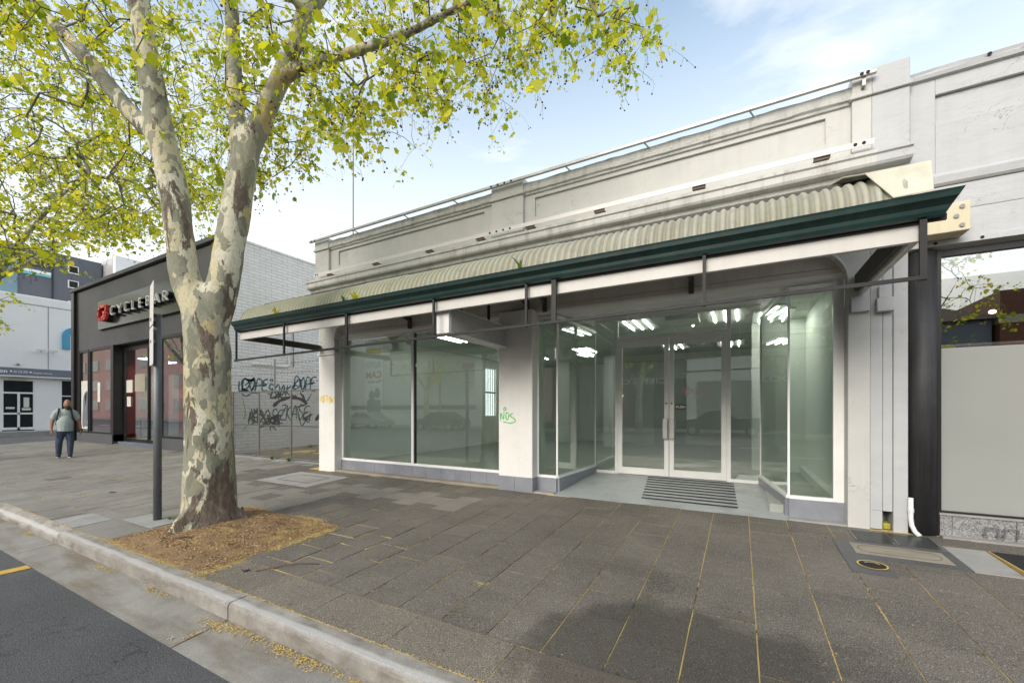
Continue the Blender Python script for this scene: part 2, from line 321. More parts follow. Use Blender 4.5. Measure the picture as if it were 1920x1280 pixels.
def mat_bark():
    t = NT('plane_tree_bark'); v = t.coord((1, 1, .55)); nz = t.n('TexNoise'); nz.inputs['Scale'].default_value = 5.5; nz.inputs['Detail'].default_value = 4; t.l(v, nz.inputs['Vector'])
    mx = t.n('VectorMath', operation='MULTIPLY_ADD'); t.l(nz.outputs['Color'], mx.inputs[0]); mx.inputs[1].default_value = (.42, .42, .42); t.l(v, mx.inputs[2])
    vo = t.n('TexVoronoi'); vo.inputs['Scale'].default_value = 5.2; t.l(mx.outputs[0], vo.inputs['Vector'])
    sep = t.n('SeparateColor'); t.l(vo.outputs['Color'], sep.inputs[0])
    b = t.ramp(sep.outputs[0], [(0, (.20, .20, .145)), (.22, (.25, .25, .185)), (.42, (.38, .365, .27)), (.55, (.52, .475, .31)), (.74, (.58, .55, .43)), (.93, (.45, .36, .19))], True)
    vo2 = t.n('TexVoronoi'); vo2.inputs['Scale'].default_value = 15; t.l(mx.outputs[0], vo2.inputs['Vector']); sep2 = t.n('SeparateColor'); t.l(vo2.outputs['Color'], sep2.inputs[0])
    b = t.mix(t.ramp(sep2.outputs[1], [(0, 0.), (.80, 1.)], True), b, (.27, .265, .19))
    px = t.n('SeparateXYZ'); t.l(t.coord(), px.inputs[0])
    vb = t.coord((1, 1, .35)); nb = t.noise(vb, 3.6, 6, .65, .5)
    low = t.ramp(t.math('DIVIDE', px.outputs[2], 5.), [(0, .20), (.10, .09), (.20, .03), (.75, -.03), (1., -.0)])
    m = t.math('ADD', nb, low); brown = t.ramp(m, [(.585, 0.), (.60, 1.)])
    fl = t.ramp(t.noise(t.coord((1, 1, .4)), 26, 5, .7), [(.3, (.075, .058, .045)), (.55, (.17, .13, .098)), (.75, (.32, .27, .215))])
    c = t.mix(brown, b, fl); c = t.mix(t.ramp(t.noise(v, 40, 5, .7), [(.35, .35), (.5, 0.)]), c, (.10, .095, .07))
    t.col(c); t.set(.85)
    h = t.math('ADD', t.math('MULTIPLY', sep.outputs[0], .35), t.math('ADD', t.math('MULTIPLY', t.noise(v, 30, 5, .7), .5), t.math('MULTIPLY', brown, t.noise(t.coord((1, 1, .4)), 34, 4, .8))))
    t.bump(h, 1., .02); return t.m
M['bark'] = mat_bark()
def mat_leaf(name, stops):
    t = NT(name); g = t.n('NewGeometry'); c = t.ramp(g.outputs['Random Per Island'], stops)
    d = t.n('BsdfDiffuse'); tr = t.n('BsdfTranslucent'); gl = t.n('BsdfGlossy'); gl.inputs['Roughness'].default_value = .45; t.l(c, d.inputs['Color'])
    tc = t.mix(1., c, (1.5, 1.35, .55), 'MULTIPLY'); t.l(tc, tr.inputs['Color'])
    m1 = t.n('MixShader'); m1.inputs[0].default_value = .55; t.l(d.outputs[0], m1.inputs[1]); t.l(tr.outputs[0], m1.inputs[2])
    m2 = t.n('MixShader'); m2.inputs[0].default_value = .04; t.l(m1.outputs[0], m2.inputs[1]); t.l(gl.outputs[0], m2.inputs[2]); t.l(m2.outputs[0], t.out.inputs['Surface']); t.t.nodes.remove(t.b); return t.m
M['leaf'] = mat_leaf('young_plane_leaf', [(0, (.11, .21, .012)), (.22, (.29, .39, .018)), (.6, (.50, .53, .035)), (1, (.63, .62, .07))])

# ---------------------------------------------------------------- mesh builder
class MB:
    def __init__(s): s.v = []; s.f = []
    def add(s, vs, fs):
        o = len(s.v); s.v += [tuple(p) for p in vs]; s.f += [tuple(i + o for i in f) for f in fs]; return s
    def box(s, x0, x1, y0, y1, z0, z1):
        return s.add([(x0, y0, z0), (x1, y0, z0), (x1, y1, z0), (x0, y1, z0), (x0, y0, z1), (x1, y0, z1), (x1, y1, z1), (x0, y1, z1)],
                     [(3, 2, 1, 0), (4, 5, 6, 7), (0, 1, 5, 4), (1, 2, 6, 5), (2, 3, 7, 6), (3, 0, 4, 7)])
    def extr(s, prof, x0, x1, segs=1, jit=None, caps=True):      # profile of (y, z) points run along X
        n = len(prof); vs = []; fs = []
        for k in range(segs + 1):
            x = x0 + (x1 - x0) * k / segs
            for i, (y, z) in enumerate(prof):
                dy, dz = jit(x, i) if jit else (0, 0); vs.append((x, y + dy, z + dz))
        for k in range(segs):
            for i in range(n):
                j = (i + 1) % n; fs.append((k * n + i, k * n + j, (k + 1) * n + j, (k + 1) * n + i))
        if caps: fs += [tuple(range(n))[::-1], tuple(segs * n + i for i in range(n))]
        return s.add(vs, fs)
    def prism(s, poly, off):                                      # 3-D polygon pushed along a vector
        n = len(poly); a = [Vector(p) for p in poly]; o = Vector(off)
        return s.add(a + [p + o for p in a], [tuple(range(n))[::-1], tuple(range(n, 2 * n))] + [(i, (i + 1) % n, (i + 1) % n + n, i + n) for i in range(n)])
    def tube(s, pts, r, n=8, cap=True, flat=None):
        pts = [Vector(p) for p in pts]; rs = r if hasattr(r, '__len__') else [r] * len(pts); vs = []; fs = []; up = None
        for i, p in enumerate(pts):
            t = (pts[min(i + 1, len(pts) - 1)] - pts[max(i - 1, 0)]).normalized()
            if up is None: up = t.orthogonal().normalized()
            else:
                up = up - t * up.dot(t); up = up.normalized() if up.length > 1e-6 else t.orthogonal().normalized()
            b = t.cross(up)
            for k in range(n):
                a = 2 * math.pi * k / n; vs.append(p + (up * math.cos(a) + b * math.sin(a)) * rs[i])
        for i in range(len(pts) - 1):
            for k in range(n): fs.append((i * n + k, i * n + (k + 1) % n, (i + 1) * n + (k + 1) % n, (i + 1) * n + k))
        if cap: fs += [tuple(range(n))[::-1], tuple((len(pts) - 1) * n + k for k in range(n))]
        return s.add(vs, fs)
    def ell(s, c, r, nu=14, nv=10):
        vs = []; fs = []
        for j in range(nv + 1):
            th = math.pi * (.02 + .96 * j / nv)
            for i in range(nu):
                a = 2 * math.pi * i / nu; vs.append((c[0] + r[0] * math.sin(th) * math.cos(a), c[1] + r[1] * math.sin(th) * math.sin(a), c[2] - r[2] * math.cos(th)))
        for j in range(nv):
            for i in range(nu): fs.append((j * nu + i, j * nu + (i + 1) % nu, (j + 1) * nu + (i + 1) % nu, (j + 1) * nu + i))
        fs += [tuple(range(nu))[::-1], tuple(nv * nu + i for i in range(nu))]
        return s.add(vs, fs)
    def disc(s, c, r, axis='y', n=14, th=.004):
        d = Vector({'x': (1, 0, 0), 'y': (0, 1, 0), 'z': (0, 0, 1)}[axis]) * th
        return s.tube([Vector(c) - d, Vector(c) + d], r, n)
    def quad(s, *p): return s.add(p, [tuple(range(len(p)))])
    def xf(s, mat, start=0):
        s.v = s.v[:start] + [tuple(mat @ Vector(p)) for p in s.v[start:]]; return s
    def build(s, name, mat, parent=None, smooth=False, bevel=0, origin=None, fix=True, **tags):
        me = bpy.data.meshes.new(name)
        a = np.array(s.v, dtype=float); o = origin
        if o is None: o = ((a[:, 0].min() + a[:, 0].max()) / 2, (a[:, 1].min() + a[:, 1].max()) / 2, a[:, 2].min())
        me.from_pydata((a - np.array(o)).tolist(), [], s.f); me.materials.append(M[mat] if isinstance(mat, str) else mat)
        if fix:
            bm = bmesh.new(); bm.from_mesh(me); bmesh.ops.recalc_face_normals(bm, faces=bm.faces); bm.to_mesh(me); bm.free()
        if smooth: me.polygons.foreach_set('use_smooth', [True] * len(me.polygons))
        ob = bpy.data.objects.new(name, me); COL.objects.link(ob)
        link(ob, o, parent)
        if bevel:
            b = ob.modifiers.new('bevel', 'BEVEL'); b.width = bevel; b.segments = 2; b.limit_method = 'ANGLE'; b.angle_limit = R(40)
        for k, v in tags.items(): ob[k] = v
        return ob
WO = {}
def link(ob, o, parent=None):
    WO[ob.name] = Vector(o)
    if parent: ob.parent = parent; ob.location = Vector(o) - WO[parent.name]
    else: ob.location = o
def thing(name, loc, label, cat, group=None):
    o = bpy.data.objects.new(name, None); COL.objects.link(o); o.empty_display_size = .2
    link(o, loc); o['label'] = label; o['category'] = cat
    if group: o['group'] = group
    return o
def bake(ob):                                                     # apply modifiers without operators
    dg = bpy.context.evaluated_depsgraph_get(); dg.update()
    me = bpy.data.meshes.new_from_object(ob.evaluated_get(dg)); old = ob.data; ob.modifiers.clear(); ob.data = me; bpy.data.meshes.remove(old)
def text_mb(txt, size, extrude=.004, bold=0):
    c = bpy.data.curves.new('t', 'FONT'); c.body = txt; c.size = size; c.extrude = extrude; c.offset = bold; c.resolution_u = 3
    o = bpy.data.objects.new('t', c); COL.objects.link(o); dg = bpy.context.evaluated_depsgraph_get(); dg.update()
    me = bpy.data.meshes.new_from_object(o.evaluated_get(dg)); mb = MB(); mb.v = [tuple(v.co) for v in me.vertices]; mb.f = [tuple(p.vertices) for p in me.polygons]
    bpy.data.objects.remove(o); bpy.data.curves.remove(c); bpy.data.meshes.remove(me); return mb
def frame_mat(origin, xdir, zdir):
    x = Vector(xdir).normalized(); z = Vector(zdir).normalized(); n = x.cross(z)
    return Matrix(((x[0], z[0], n[0], origin[0]), (x[1], z[1], n[1], origin[1]), (x[2], z[2], n[2], origin[2]), (0, 0, 0, 1)))
def text_on(txt, size, origin, xdir, name, mat, parent=None, extrude=.004, bold=0, width=None, **tags):
    mb = text_mb(txt, size, extrude, bold)
    if width:
        xs = [p[0] for p in mb.v]; k = width / (max(xs) - min(xs)); x0 = min(xs); mb.v = [((p[0] - x0) * k, p[1], p[2]) for p in mb.v]
    mb.xf(frame_mat(origin, xdir, (0, 0, 1))); return mb.build(name, mat, parent, fix=False, **tags)
def strokes(lines, fn, w, th=.004):                               # spray-paint lines as thin ribbons on a wall; fn maps (a, b) to a point
    mb = MB()
    for ln in lines:
        pts = []
        for i in range(len(ln) - 1):
            p0 = ln[max(i - 1, 0)]; p1 = ln[i]; p2 = ln[i + 1]; p3 = ln[min(i + 2, len(ln) - 1)]
            for k in range(5):
                t = k / 5; pts.append(tuple(.5 * (2 * p1[q] + (p2[q] - p0[q]) * t + (2 * p0[q] - 5 * p1[q] + 4 * p2[q] - p3[q]) * t * t + (3 * p1[q] - p0[q] - 3 * p2[q] + p3[q]) * t ** 3) for q in (0, 1)))
        pts.append(ln[-1]); L = []; Rr = []
        for i, p in enumerate(pts):
            q = pts[min(i + 1, len(pts) - 1)]; o = pts[max(i - 1, 0)]; d = Vector((q[0] - o[0], q[1] - o[1]))
            d = d.normalized() if d.length > 1e-9 else Vector((1, 0)); ww = w * (.65 + .5 * abs(math.sin(i * .7)))
            L.append(fn(p[0] - d.y * ww, p[1] + d.x * ww)); Rr.append(fn(p[0] + d.y * ww, p[1] - d.x * ww))
        n = len(pts); mb.add(L + Rr, [(i, i + 1, n + i + 1, n + i) for i in range(n - 1)])
    return mb
def gz(y): return .045 * (y - 1.8)

# ================================================================ SETTING
def struct(mb, name, mat, **k): return mb.build(name, mat, kind='structure', **k)
mb = MB(); mb.quad((-600, -600, -.30), (600, -600, -.30), (600, 600, -.30), (-600, 600, -.30)); struct(mb, 'ground', 'asphalt')
mb = MB(); mb.quad((-300, -15.2, -.165), (300, -15.2, -.165), (300, 1.345, -.16), (-300, 1.345, -.16)); struct(mb, 'road', 'asphalt')
mb = MB(); mb.quad((-37.2, 1.345, -.155), (-24.6, 1.345, -.155), (-24.6, 60, .35), (-37.2, 60, .35)); struct(mb, 'side_street', 'asphalt')
KJ = [-24.6, -21.8, -18.1, -14.4, -10.75, -7.07, -3.37, .33, 4.05, 7.8, 11.5, 30]
mbg = MB(); mbk = MB()
def kj(x, i): return (0, .0 * mnoise.noise((x * 1.2, i * 1.7, 0)))
for a, b in zip(KJ[:-1], KJ[1:]):
    mbg.add([(a + .006, 1.345, -.156), (b - .006, 1.345, -.156), (b - .006, 1.70, -.128), (a + .006, 1.70, -.128), (a + .006, 1.345, -.3), (b - .006, 1.345, -.3)], [(0, 1, 2, 3), (4, 5, 1, 0)])
    prof = [(1.70, -.3), (1.70, -.03), (1.705, -.016), (1.715, -.006), (1.73, -.001), (1.845, .003), (1.845, -.3)]
    if b <= -7: prof = [(1.70, -.3), (1.70, -.085), (1.72, -.07), (1.76, -.045), (1.80, -.02), (1.845, .001), (1.845, -.3)]
    mbk.extr(prof, a + .007, b - .007, max(2, int((b - a) / .18)), kj)
struct(mbg, 'gutter_channel', 'gutter'); struct(mbk, 'kerb', 'kerb', smooth=False)
mb = MB(); mb.box(-24.6, 30, 1.36, 1.844, -.299, -.17); struct(mb, 'kerb_bed', 'joint')
# footpath: sand bed with every paver laid on it
mb = MB(); mb.quad((-24.6, 1.846, gz(1.846) - .0015), (30, 1.846, gz(1.846) - .0015), (30, 8, gz(8) - .0015), (-24.6, 8, gz(8) - .0015)); struct(mb, 'footpath_bed', 'joint')
def in_rect(x, y, r): return r[0] < x < r[1] and r[2] < y < r[3]
MULCH = (-6.16, -4.14, 1.86, 3.36)
SKIP = [(.808, 1.66, 4.72, 5.20), (.812, 1.10, 4.335, 4.74), (1.0, 1.64, 5.225, 5.60), (1.66, 1.95, 4.73, 5.37), (1.965, 2.6, 4.72, 5.37), (-8.02, -6.42, 4.50, 5.42)]
pv = {'paver': MB(), 'paver_brown': MB(), 'paver_warm': MB()}
def lay(kind, x0, x1, y0, y1, g=.004, rot=0, lift=0):
    cx, cy = (x0 + x1) / 2, (y0 + y1) / 2; tilt = random.gauss(0, .0012), random.gauss(0, .0012); dz = abs(random.gauss(0, .001)) + lift; vs = []
    for zz in (0, 1):
        for x, y in ((x0 + g, y0 + g), (x1 - g, y0 + g), (x1 - g, y1 - g), (x0 + g, y1 - g)):
            dx, dy = x - cx, y - cy; X = cx + dx * math.cos(rot) - dy * math.sin(rot); Y = cy + dx * math.sin(rot) + dy * math.cos(rot)
            vs.append((X, Y, gz(Y) + ((.003 + dz + tilt[0] * (1 if dx > 0 else -1) + tilt[1] * (1 if dy > 0 else -1)) if zz else -.03)))
    pv[kind].add(vs, [(4, 5, 6, 7), (0, 1, 5, 4), (1, 2, 6, 5), (2, 3, 7, 6), (3, 0, 4, 7)])
P = .3755
for k in range(-64, 16):
    x0 = -.66 + P * k; x1 = x0 + P; front = 5.715 if x0 > -8.2 else 6.17
    y = 2.225 - (.18 if k % 2 else 0) - random.uniform(0, .03)
    while y < front - .03:
        ya, yb = max(y, 2.225), min(y + .363, front); y += .363
        if yb - ya < .05: continue
        cx, cy = (x0 + x1) / 2, (ya + yb) / 2
        if in_rect(cx, cy, (MULCH[0] + .10, MULCH[1] - .10, MULCH[2], MULCH[3] - .10)) or any(in_rect(cx, cy, (r[0] + .14, r[1] - .14, r[2] + .14, r[3] - .14)) for r in SKIP): continue
        near = max(0, 1 - abs(cx + 3.5) / .95) * max(0, 1 - abs(cy - 2.9) / 1.3)
        warm = cx < -5.6 + .5 * mnoise.noise((cx, cy * 2, 3)) and (cy < 4.35 or cx < -9) or (cx < -3.3 and 4.5 < cy < 5.1 and cx > -6.4)
        rot = random.gauss(0, .004 + near * .05); g = .0040 + near * random.uniform(0, .018)
        lay('paver_warm' if warm and random.random() < .985 else 'paver', x0, x1, ya, yb, g, rot, near * random.uniform(0, .01))
x = -24.5
while x < 7:
    w = .752
    if not (MULCH[0] - .5 < x < MULCH[1] - .3): lay('paver_brown' if x > -5 else 'paver_warm', x, x + w, 1.852, 2.222, .003, random.gauss(0, .003))
    x += w
lay('paver_warm', -6.60, -6.14, 1.852, 2.222); lay('paver_brown', -4.47, -4.10, 1.852, 2.222)
for kind, m_ in pv.items(): struct(m_, 'footpath', kind)
mb = MB(); mb.quad((-13, 6.17, gz(6.17) + .004), (-7.85, 5.93, gz(5.93) + .004), (-7.85, 6.5, gz(6.5) + .002), (-13, 6.5, gz(6.5) + .002)); struct(mb, 'driveway_strip', 'palecon')
mb = MB(); n = 24
for i in range(n + 1):
    for j in range(n + 1):
        xx = -12.39 + 4.56 * i / n; yy = 6.42 + 16 * (j / n) ** 1.6; mb.v.append((xx, yy, gz(6.42) + .012 + .10 * max(0, mnoise.noise((xx * .8, yy * .8, 1))) + .02 * (yy - 6.4)))
mb.f = [(i * (n + 1) + j, (i + 1) * (n + 1) + j, (i + 1) * (n + 1) + j + 1, i * (n + 1) + j + 1) for i in range(n) for j in range(n)]
struct(mb, 'vacant_lot', 'dirt', smooth=True)
mb = MB(); mb.box(-6.45, -6.31, -.6, 1.335, -.158, -.152); struct(mb, 'bay_marking', 'yellowline')
mb = MB()
for yy in (-5.1, -10): 
    for xx in range(-60, 40, 6): mb.box(xx, xx + 2.5, yy, yy + .12, -.161, -.157)
struct(mb, 'lane_marking', 'letter')
mb = MB(); mb.box(-120, 60, -19.6, -15.2, -.3, -.03); struct(mb, 'far_footpath', 'palecon')

# ================================================================ covers, pits and litter on the footpath
def plate(name, label, cat, x0, x1, y0, y1, mat, th=.011, par=None):
    mb = MB(); vs = []
    for zz in (-.03, th):
        for px, py in ((x0, y0), (x1, y0), (x1, y1), (x0, y1)): vs.append((px, py, gz(py) + zz))
    mb.add(vs, [(4, 5, 6, 7), (0, 1, 5, 4), (1, 2, 6, 5), (2, 3, 7, 6), (3, 0, 4, 7)])
    o = mb.build(name, mat, par)
    if label: o['label'] = label; o['category'] = cat
    return o
def ring(c, rx, ry, w, z, mat, name, par, n=36, a0=0, a1=2 * math.pi):
    mb = MB(); vs = []
    for k in range(n + 1):
        a = a0 + (a1 - a0) * k / n
        for q in (0, 1): X = c[0] + (rx - q * w) * math.cos(a); Y = c[1] + (ry - q * w) * math.sin(a); vs.append((X, Y, gz(Y) + z))
    mb.add(vs, [(2 * k, 2 * k + 2, 2 * k + 3, 2 * k + 1) for k in range(n)]); return mb.build(name, mat, par)
pl = plate('pit_surround', 'dark steel plate surround holding an oval-marked concrete lid by the white pier', 'pit cover', .81, 1.66, 4.735, 5.2, 'plate')
sl = plate('concrete_lid', None, None, .93, 1.585, 4.83, 5.12, 'concrete', .015, pl)
mb = MB(); vs = []
for k in range(41):
    a = 2 * math.pi * k / 40; ca, sa = math.cos(a), math.sin(a); X = 1.257 + (.20 if ca > 0 else -.20) + .09 * ca; 
    for w in (0, .012): Y = 4.975 + (.10 - w) * sa; vs.append((X - (w * ca), Y, gz(Y) + .017))
mb.add(vs, [(2 * k, 2 * k + 2, 2 * k + 3, 2 * k + 1) for k in range(40)]); mb.build('oval_rim', 'dirt', pl)
pl = plate('valve_plate', 'square dark plate with a round yellow-ringed valve cover', 'valve cover', .814, 1.10, 4.34, 4.733, 'plate')
mb = MB(); mb.tube([(.985, 4.55, gz(4.55) + .006), (.985, 4.55, gz(4.55) + .014)], .092, 28); mb.build('lid', 'hole', pl)
ring((.985, 4.55), .105, .105, .014, .0155, 'pollen', 'ring', pl); ring((.985, 4.55), .06, .06, .012, .0175, 'pollen', 'mark', pl, 14, .3, 2.6)
for i, (a, b) in enumerate(((1.005, 1.31), (1.325, 1.635))):
    g_ = plate('drain_grate', ['wet chequered drain grate in front of the yellow-lit pier hole', 'wet chequered drain grate below the white downpipe'][i], 'drain grate', a, b, 5.235, 5.60, 'wet')
    g_['group'] = 'wet drain grates at the pier foot'
    mb = MB()
    for u in np.linspace(a + .03, b - .03, 12):
        for v in np.linspace(5.26, 5.57, 14): mb.box(u - .008, u + .008, v - .003, v + .003, gz(v) + .010, gz(v) + .014)
    mb.build('chequer_pattern', 'wet', g_)
plate('concrete_panel', 'pale stained concrete panel between the oval lid and the black cover', 'paving panel', 1.665, 1.95, 4.735, 5.36, 'palecon')
pl = plate('telecom_cover', 'black cover plate edged in yellow at the right end of the footpath', 'pit cover', 1.972, 2.6, 4.74, 5.36, 'hole')
mb = MB(); mb.box(1.966, 1.976, 4.74, 5.36, gz(5) - .01, gz(5.36) + .013); mb.build('edge_line', 'pollen', pl)
pl = plate('utility_lid', 'large pale concrete utility lid in the footpath beside the left pier', 'utility lid', -7.96, -6.48, 4.52, 5.40, 'palecon', .011)
mb = MB()
for (a, b, c, d) in ((-7.66, -6.78, 4.72, 4.735), (-7.66, -6.78, 5.19, 5.205), (-7.66, -7.645, 4.735, 5.19), (-6.795, -6.78, 4.735, 5.19)):
    mb.add([(a, c, gz(c) + .014), (b, c, gz(c) + .014), (b, d, gz(d) + .014), (a, d, gz(d) + .014)], [(0, 1, 2, 3)])
mb.build('joint_line', 'hole', pl)
pl = plate('paving_slab', 'cream new paving slab set beside the dropped kerb', 'paving slab', -7.82, -7.15, 1.86, 2.22, 'palecon', .009)
pl = plate('paving_slab', 'long grey slab leading to the foot of the parking sign pole', 'paving slab', -7.0, -6.2, 2.28, 2.56, 'palecon', .011)
# tree bed
mb = MB(); n = 60; x0, x1, y0, y1 = MULCH
for i in range(n + 1):
    for j in range(n + 1):
        u, v = i / n, j / n; xx = x0 + (x1 - x0) * u; yy = y0 + (y1 - y0) * v
        e = min(u, 1 - u, v, 1 - v); d = math.hypot(xx + 5.33, yy - 2.62)
        xx += .05 * mnoise.noise((yy * 3, i * .0 + u * 2, 0)) * (1 if e < .01 else 0); yy += .04 * mnoise.noise((xx * 3, 4, 0)) * (1 if e < .01 else 0)
        h = .002 + min(1, e / .10) * (.022 + .05 * max(0, 1 - d / 1.0) + .028 * mnoise.noise((xx * 2.4, yy * 2.4, 0)) + .02 * mnoise.noise((xx * 9, yy * 9, 2)))
        if abs((yy - 2.0) - .55 * (xx + 6.1)) < .03 and xx < -5.5: h -= .03
        mb.v.append((xx, yy, gz(yy) + h))
mb.f = [(i * (n + 1) + j, (i + 1) * (n + 1) + j, (i + 1) * (n + 1) + j + 1, i * (n + 1) + j + 1) for i in range(n) for j in range(n)]
mb.build('mulch_bed', 'mulch', None, True, kind='stuff', label='brown bark mulch and fallen yellow fluff round the plane tree foot', category='mulch')
def specks(pts, r, name, mat, flat=.5, **tags):
    mb = MB()
    for (x, y, z) in pts:
        s = r * random.uniform(.4, 1.5); a = random.uniform(0, 6.28); vs = []
        for k in range(3): b = a + k * 2.094 + random.uniform(-.4, .4); vs.append((x + s * math.cos(b), y + s * math.sin(b), z + s * flat * random.uniform(-.3, .4)))
        vs.append((x + random.uniform(-.3, .3) * s, y, z + s * flat)); mb.add(vs, [(0, 1, 3), (1, 2, 3), (2, 0, 3)])
    return mb.build(name, mat, None, fix=False, **tags)
pts = []
for _ in range(7000):
    xx, yy = random.uniform(MULCH[0] + .03, MULCH[1] - .03), random.uniform(MULCH[2] + .03, MULCH[3] - .03)
    e = min(xx - MULCH[0], MULCH[1] - xx, yy - MULCH[2], MULCH[3] - yy) / 2.0; d = math.hypot(xx + 5.33, yy - 2.62)
    pts.append((xx, yy, gz(yy) + .004 + min(1, e / .10) * (.022 + .05 * max(0, 1 - d) + .028 * mnoise.noise((xx * 2.4, yy * 2.4, 0)))))
specks(pts, .011, 'mulch_chips', 'chip', .5, kind='stuff')
pts = []
def fluff(x, y, z, cnt, sx, sy):
    for _ in range(cnt): pts.append((x + random.gauss(0, sx), y + random.gauss(0, sy), z + .001))
for k in range(900):                                               # along the kerb foot
    xx = random.uniform(-9, .3); w = mnoise.noise((xx * 1.7, 5, 0)) + .45 * mnoise.noise((xx * 6, 1, 0))
    w += .6 if xx > -3.3 else 0
    if w > .05: 
        for _ in range(int(10 * min(1.3, w * 2))): 
            yy = 1.685 - abs(random.gauss(0, .022 + .02 * w)); pts.append((xx + random.gauss(0, .01), yy, -.156 + (yy - 1.345) * .079 + random.uniform(0, .006 + .008 * max(0, w))))
for k in range(700):                                               # joint between kerb and pavers
    xx = random.uniform(-9, 1)
    if mnoise.noise((xx * 2.1, 9, 0)) > -.15: fluff(xx, 1.85, .004, 3, .012, .007)
fluff(-3.36, 1.62, -.132, 420, .12, .03); fluff(-3.4, 1.5, -.143, 90, .012, .08)
for k in range(1900):                                              # rim of the mulch bed
    t_ = random.random(); s_ = random.choice((0, 1, 1, 1, 2, 2))
    if s_ == 0: px, py = MULCH[0] + t_ * 2.02, MULCH[2] + .0
    elif s_ == 1: px, py = MULCH[1], MULCH[2] + t_ * 1.5
    else: px, py = MULCH[0] + t_ * 2.02, MULCH[3]
    if mnoise.noise((px * 1.9, py * 1.9, 7)) > -.05: fluff(px, py, gz(py) + .006, 4, .045, .045)
for k in range(60):                                                # drifts along joints
    kx = random.randint(-10, 4); px = -.66 + P * kx; py = random.uniform(2.3, 5.4); L = random.uniform(.1, .5)
    if in_rect(px, py, MULCH): continue
    for _ in range(int(60 * L)): yy = py + random.uniform(0, L); pts.append((px + random.gauss(0, .004), yy, gz(yy) + .002))
fluff(-1.84, 2.83, gz(2.83) + .003, 200, .03, .018)
for k in range(16):
    px = random.uniform(-12, -7.2); py = random.uniform(1.95, 4); fluff(px, py, gz(py) + .005, random.randint(20, 120), random.uniform(.03, .14), random.uniform(.01, .04))
for k in range(420):
    px = random.uniform(-14, 3); py = random.uniform(1.9, 5.6); pts.append((px, py, gz(py) + .005))
pts = [p for p in pts if not (p[1] > 5.72)]
specks(pts, .0055, 'pollen_fluff', 'pollen', .35, kind='stuff')
# leaves and sticks
def stick(name, label, pts, r): return MB().tube(pts, r, 6).build(name, 'stick', None, True, label=label, category='stick')
def gp(x, y, h=.012): return (x, y, gz(y) + h)
stick('fallen_stick', 'thin curved brown stick lying across the pavers near the kerb', [gp(-3.75, 2.12), gp(-3.64, 2.26, .02), gp(-3.52, 2.38, .024), gp(-3.37, 2.47, .014)], .004)
stick('fallen_stick', 'dead stick lying on the mulch right of the trunk', [gp(-5.05, 2.95, .05), gp(-4.9, 3.0, .06), gp(-4.68, 2.98, .05)], .007)
stick('fallen_stick', 'short dead twig lying on mulch in front of the trunk', [gp(-5.35, 2.15, .05), gp(-5.2, 2.22, .075), gp(-5.0, 2.30, .055)], .008)
def leaf_poly(s): return [(math.sin(a) * r * s, -math.cos(a) * r * s) for a, r in ((0, .12), (.9, .62), (1.25, .45), (1.75, .95), (2.2, .55), (2.65, .75), (3.1416, 1.15), (3.63, .75), (4.08, .55), (4.53, .95), (5.03, .45), (5.38, .62))]
for i, (px, py, s_, mat) in enumerate(((-3.49, 1.40, .03, 'tape'), (-9.3, 2.9, .06, 'stick'), (-9.0, 4.4, .05, 'tape'), (-3.86, 2.1, .045, 'stick'), (-5.3, 1.98, .05, 'tape'), (1.62, 3.2, .04, 'stick'))):
    zz = gz(py) + .012 if py > 1.86 else -.15; mb = MB(); pp = leaf_poly(s_); a = random.uniform(0, 6)
    mb.prism([(px + q[0] * math.cos(a) - q[1] * math.sin(a), py + q[0] * math.sin(a) + q[1] * math.cos(a), zz + .01 * math.sin(9 * q[0] / s_)) for q in pp], (0, 0, .0015))
    mb.build('fallen_leaf', mat, None, label=['pale fallen leaf at the edge of the asphalt', 'brown curled leaf on the far footpath left of the sign pole', 'tan leaf on the footpath before the dark gym', 'brown leaf at the corner of the mulch and pavers', 'tan fallen leaf between kerb and mulch', 'dark fallen leaf on the bare pavers at right'][i], category='leaf', group='fallen leaves')

# ================================================================ VACANT SHOP
F = 5.72
shop = thing('vacant_shop', (-3.3, F, .18), 'cream parapet vacant shop with green guttered awning and white glazed shopfront', 'shop building')
def prt(mb, name, mat, parent=None, **k): return mb.build(name, mat, parent or shop, **k)
# front wall: header with rounded outer corners, piers
hd = [(-7.81, 2.60), (-7.32, 2.60)]
def arc(cx, cz, rx, rz, a0, a1, n=9): return [(cx + rx * math.cos(a0 + (a1 - a0) * k / n), cz + rz * math.sin(a0 + (a1 - a0) * k / n)) for k in range(n + 1)]
hd += arc(-6.92, 2.86, .40, .42, math.pi, math.pi / 2) + arc(.55, 2.86, .48, .42, math.pi / 2, 0) + [(1.03, 2.60), (1.22, 2.60), (1.22, 3.80), (-7.81, 3.80)]
mb = MB(); mb.prism([(x, F, z) for x, z in hd], (0, .12, 0)); w_ = prt(mb, 'front_wall', 'cream', bevel=.008)
for c in (arc(-6.92, 2.86, .40, .42, math.pi, math.pi / 2, 12), arc(.55, 2.86, .48, .42, math.pi / 2, 0, 12)):      # raised lips on the curved corners
    mb = MB()
    for (a, b) in zip(c[:-1], c[1:]): mb.prism([(a[0], F - .02, a[1]), (b[0], F - .02, b[1]), (b[0], F - .02, b[1] + .03), (a[0], F - .02, a[1] + .03)], (0, .14, 0))
    prt(mb, 'arch_trim', 'white')
p1 = prt(MB().box(-7.81, -7.32, F, 6.3, gz(F) - .03, 2.60), 'pier', 'pier', bevel=.01)
prt(MB().box(-7.83, -7.30, F - .03, 6.0, 2.585, 2.625), 'pier_cap', 'white', bevel=.008)
p2 = prt(MB().box(-3.389, -2.79, F, 6.2, .40, 3.0), 'pier', 'pier', bevel=.01)
prt(MB().box(1.03, 1.222, F, 6.3, gz(F) - .03, 2.62), 'pier', 'cream', bevel=.01)
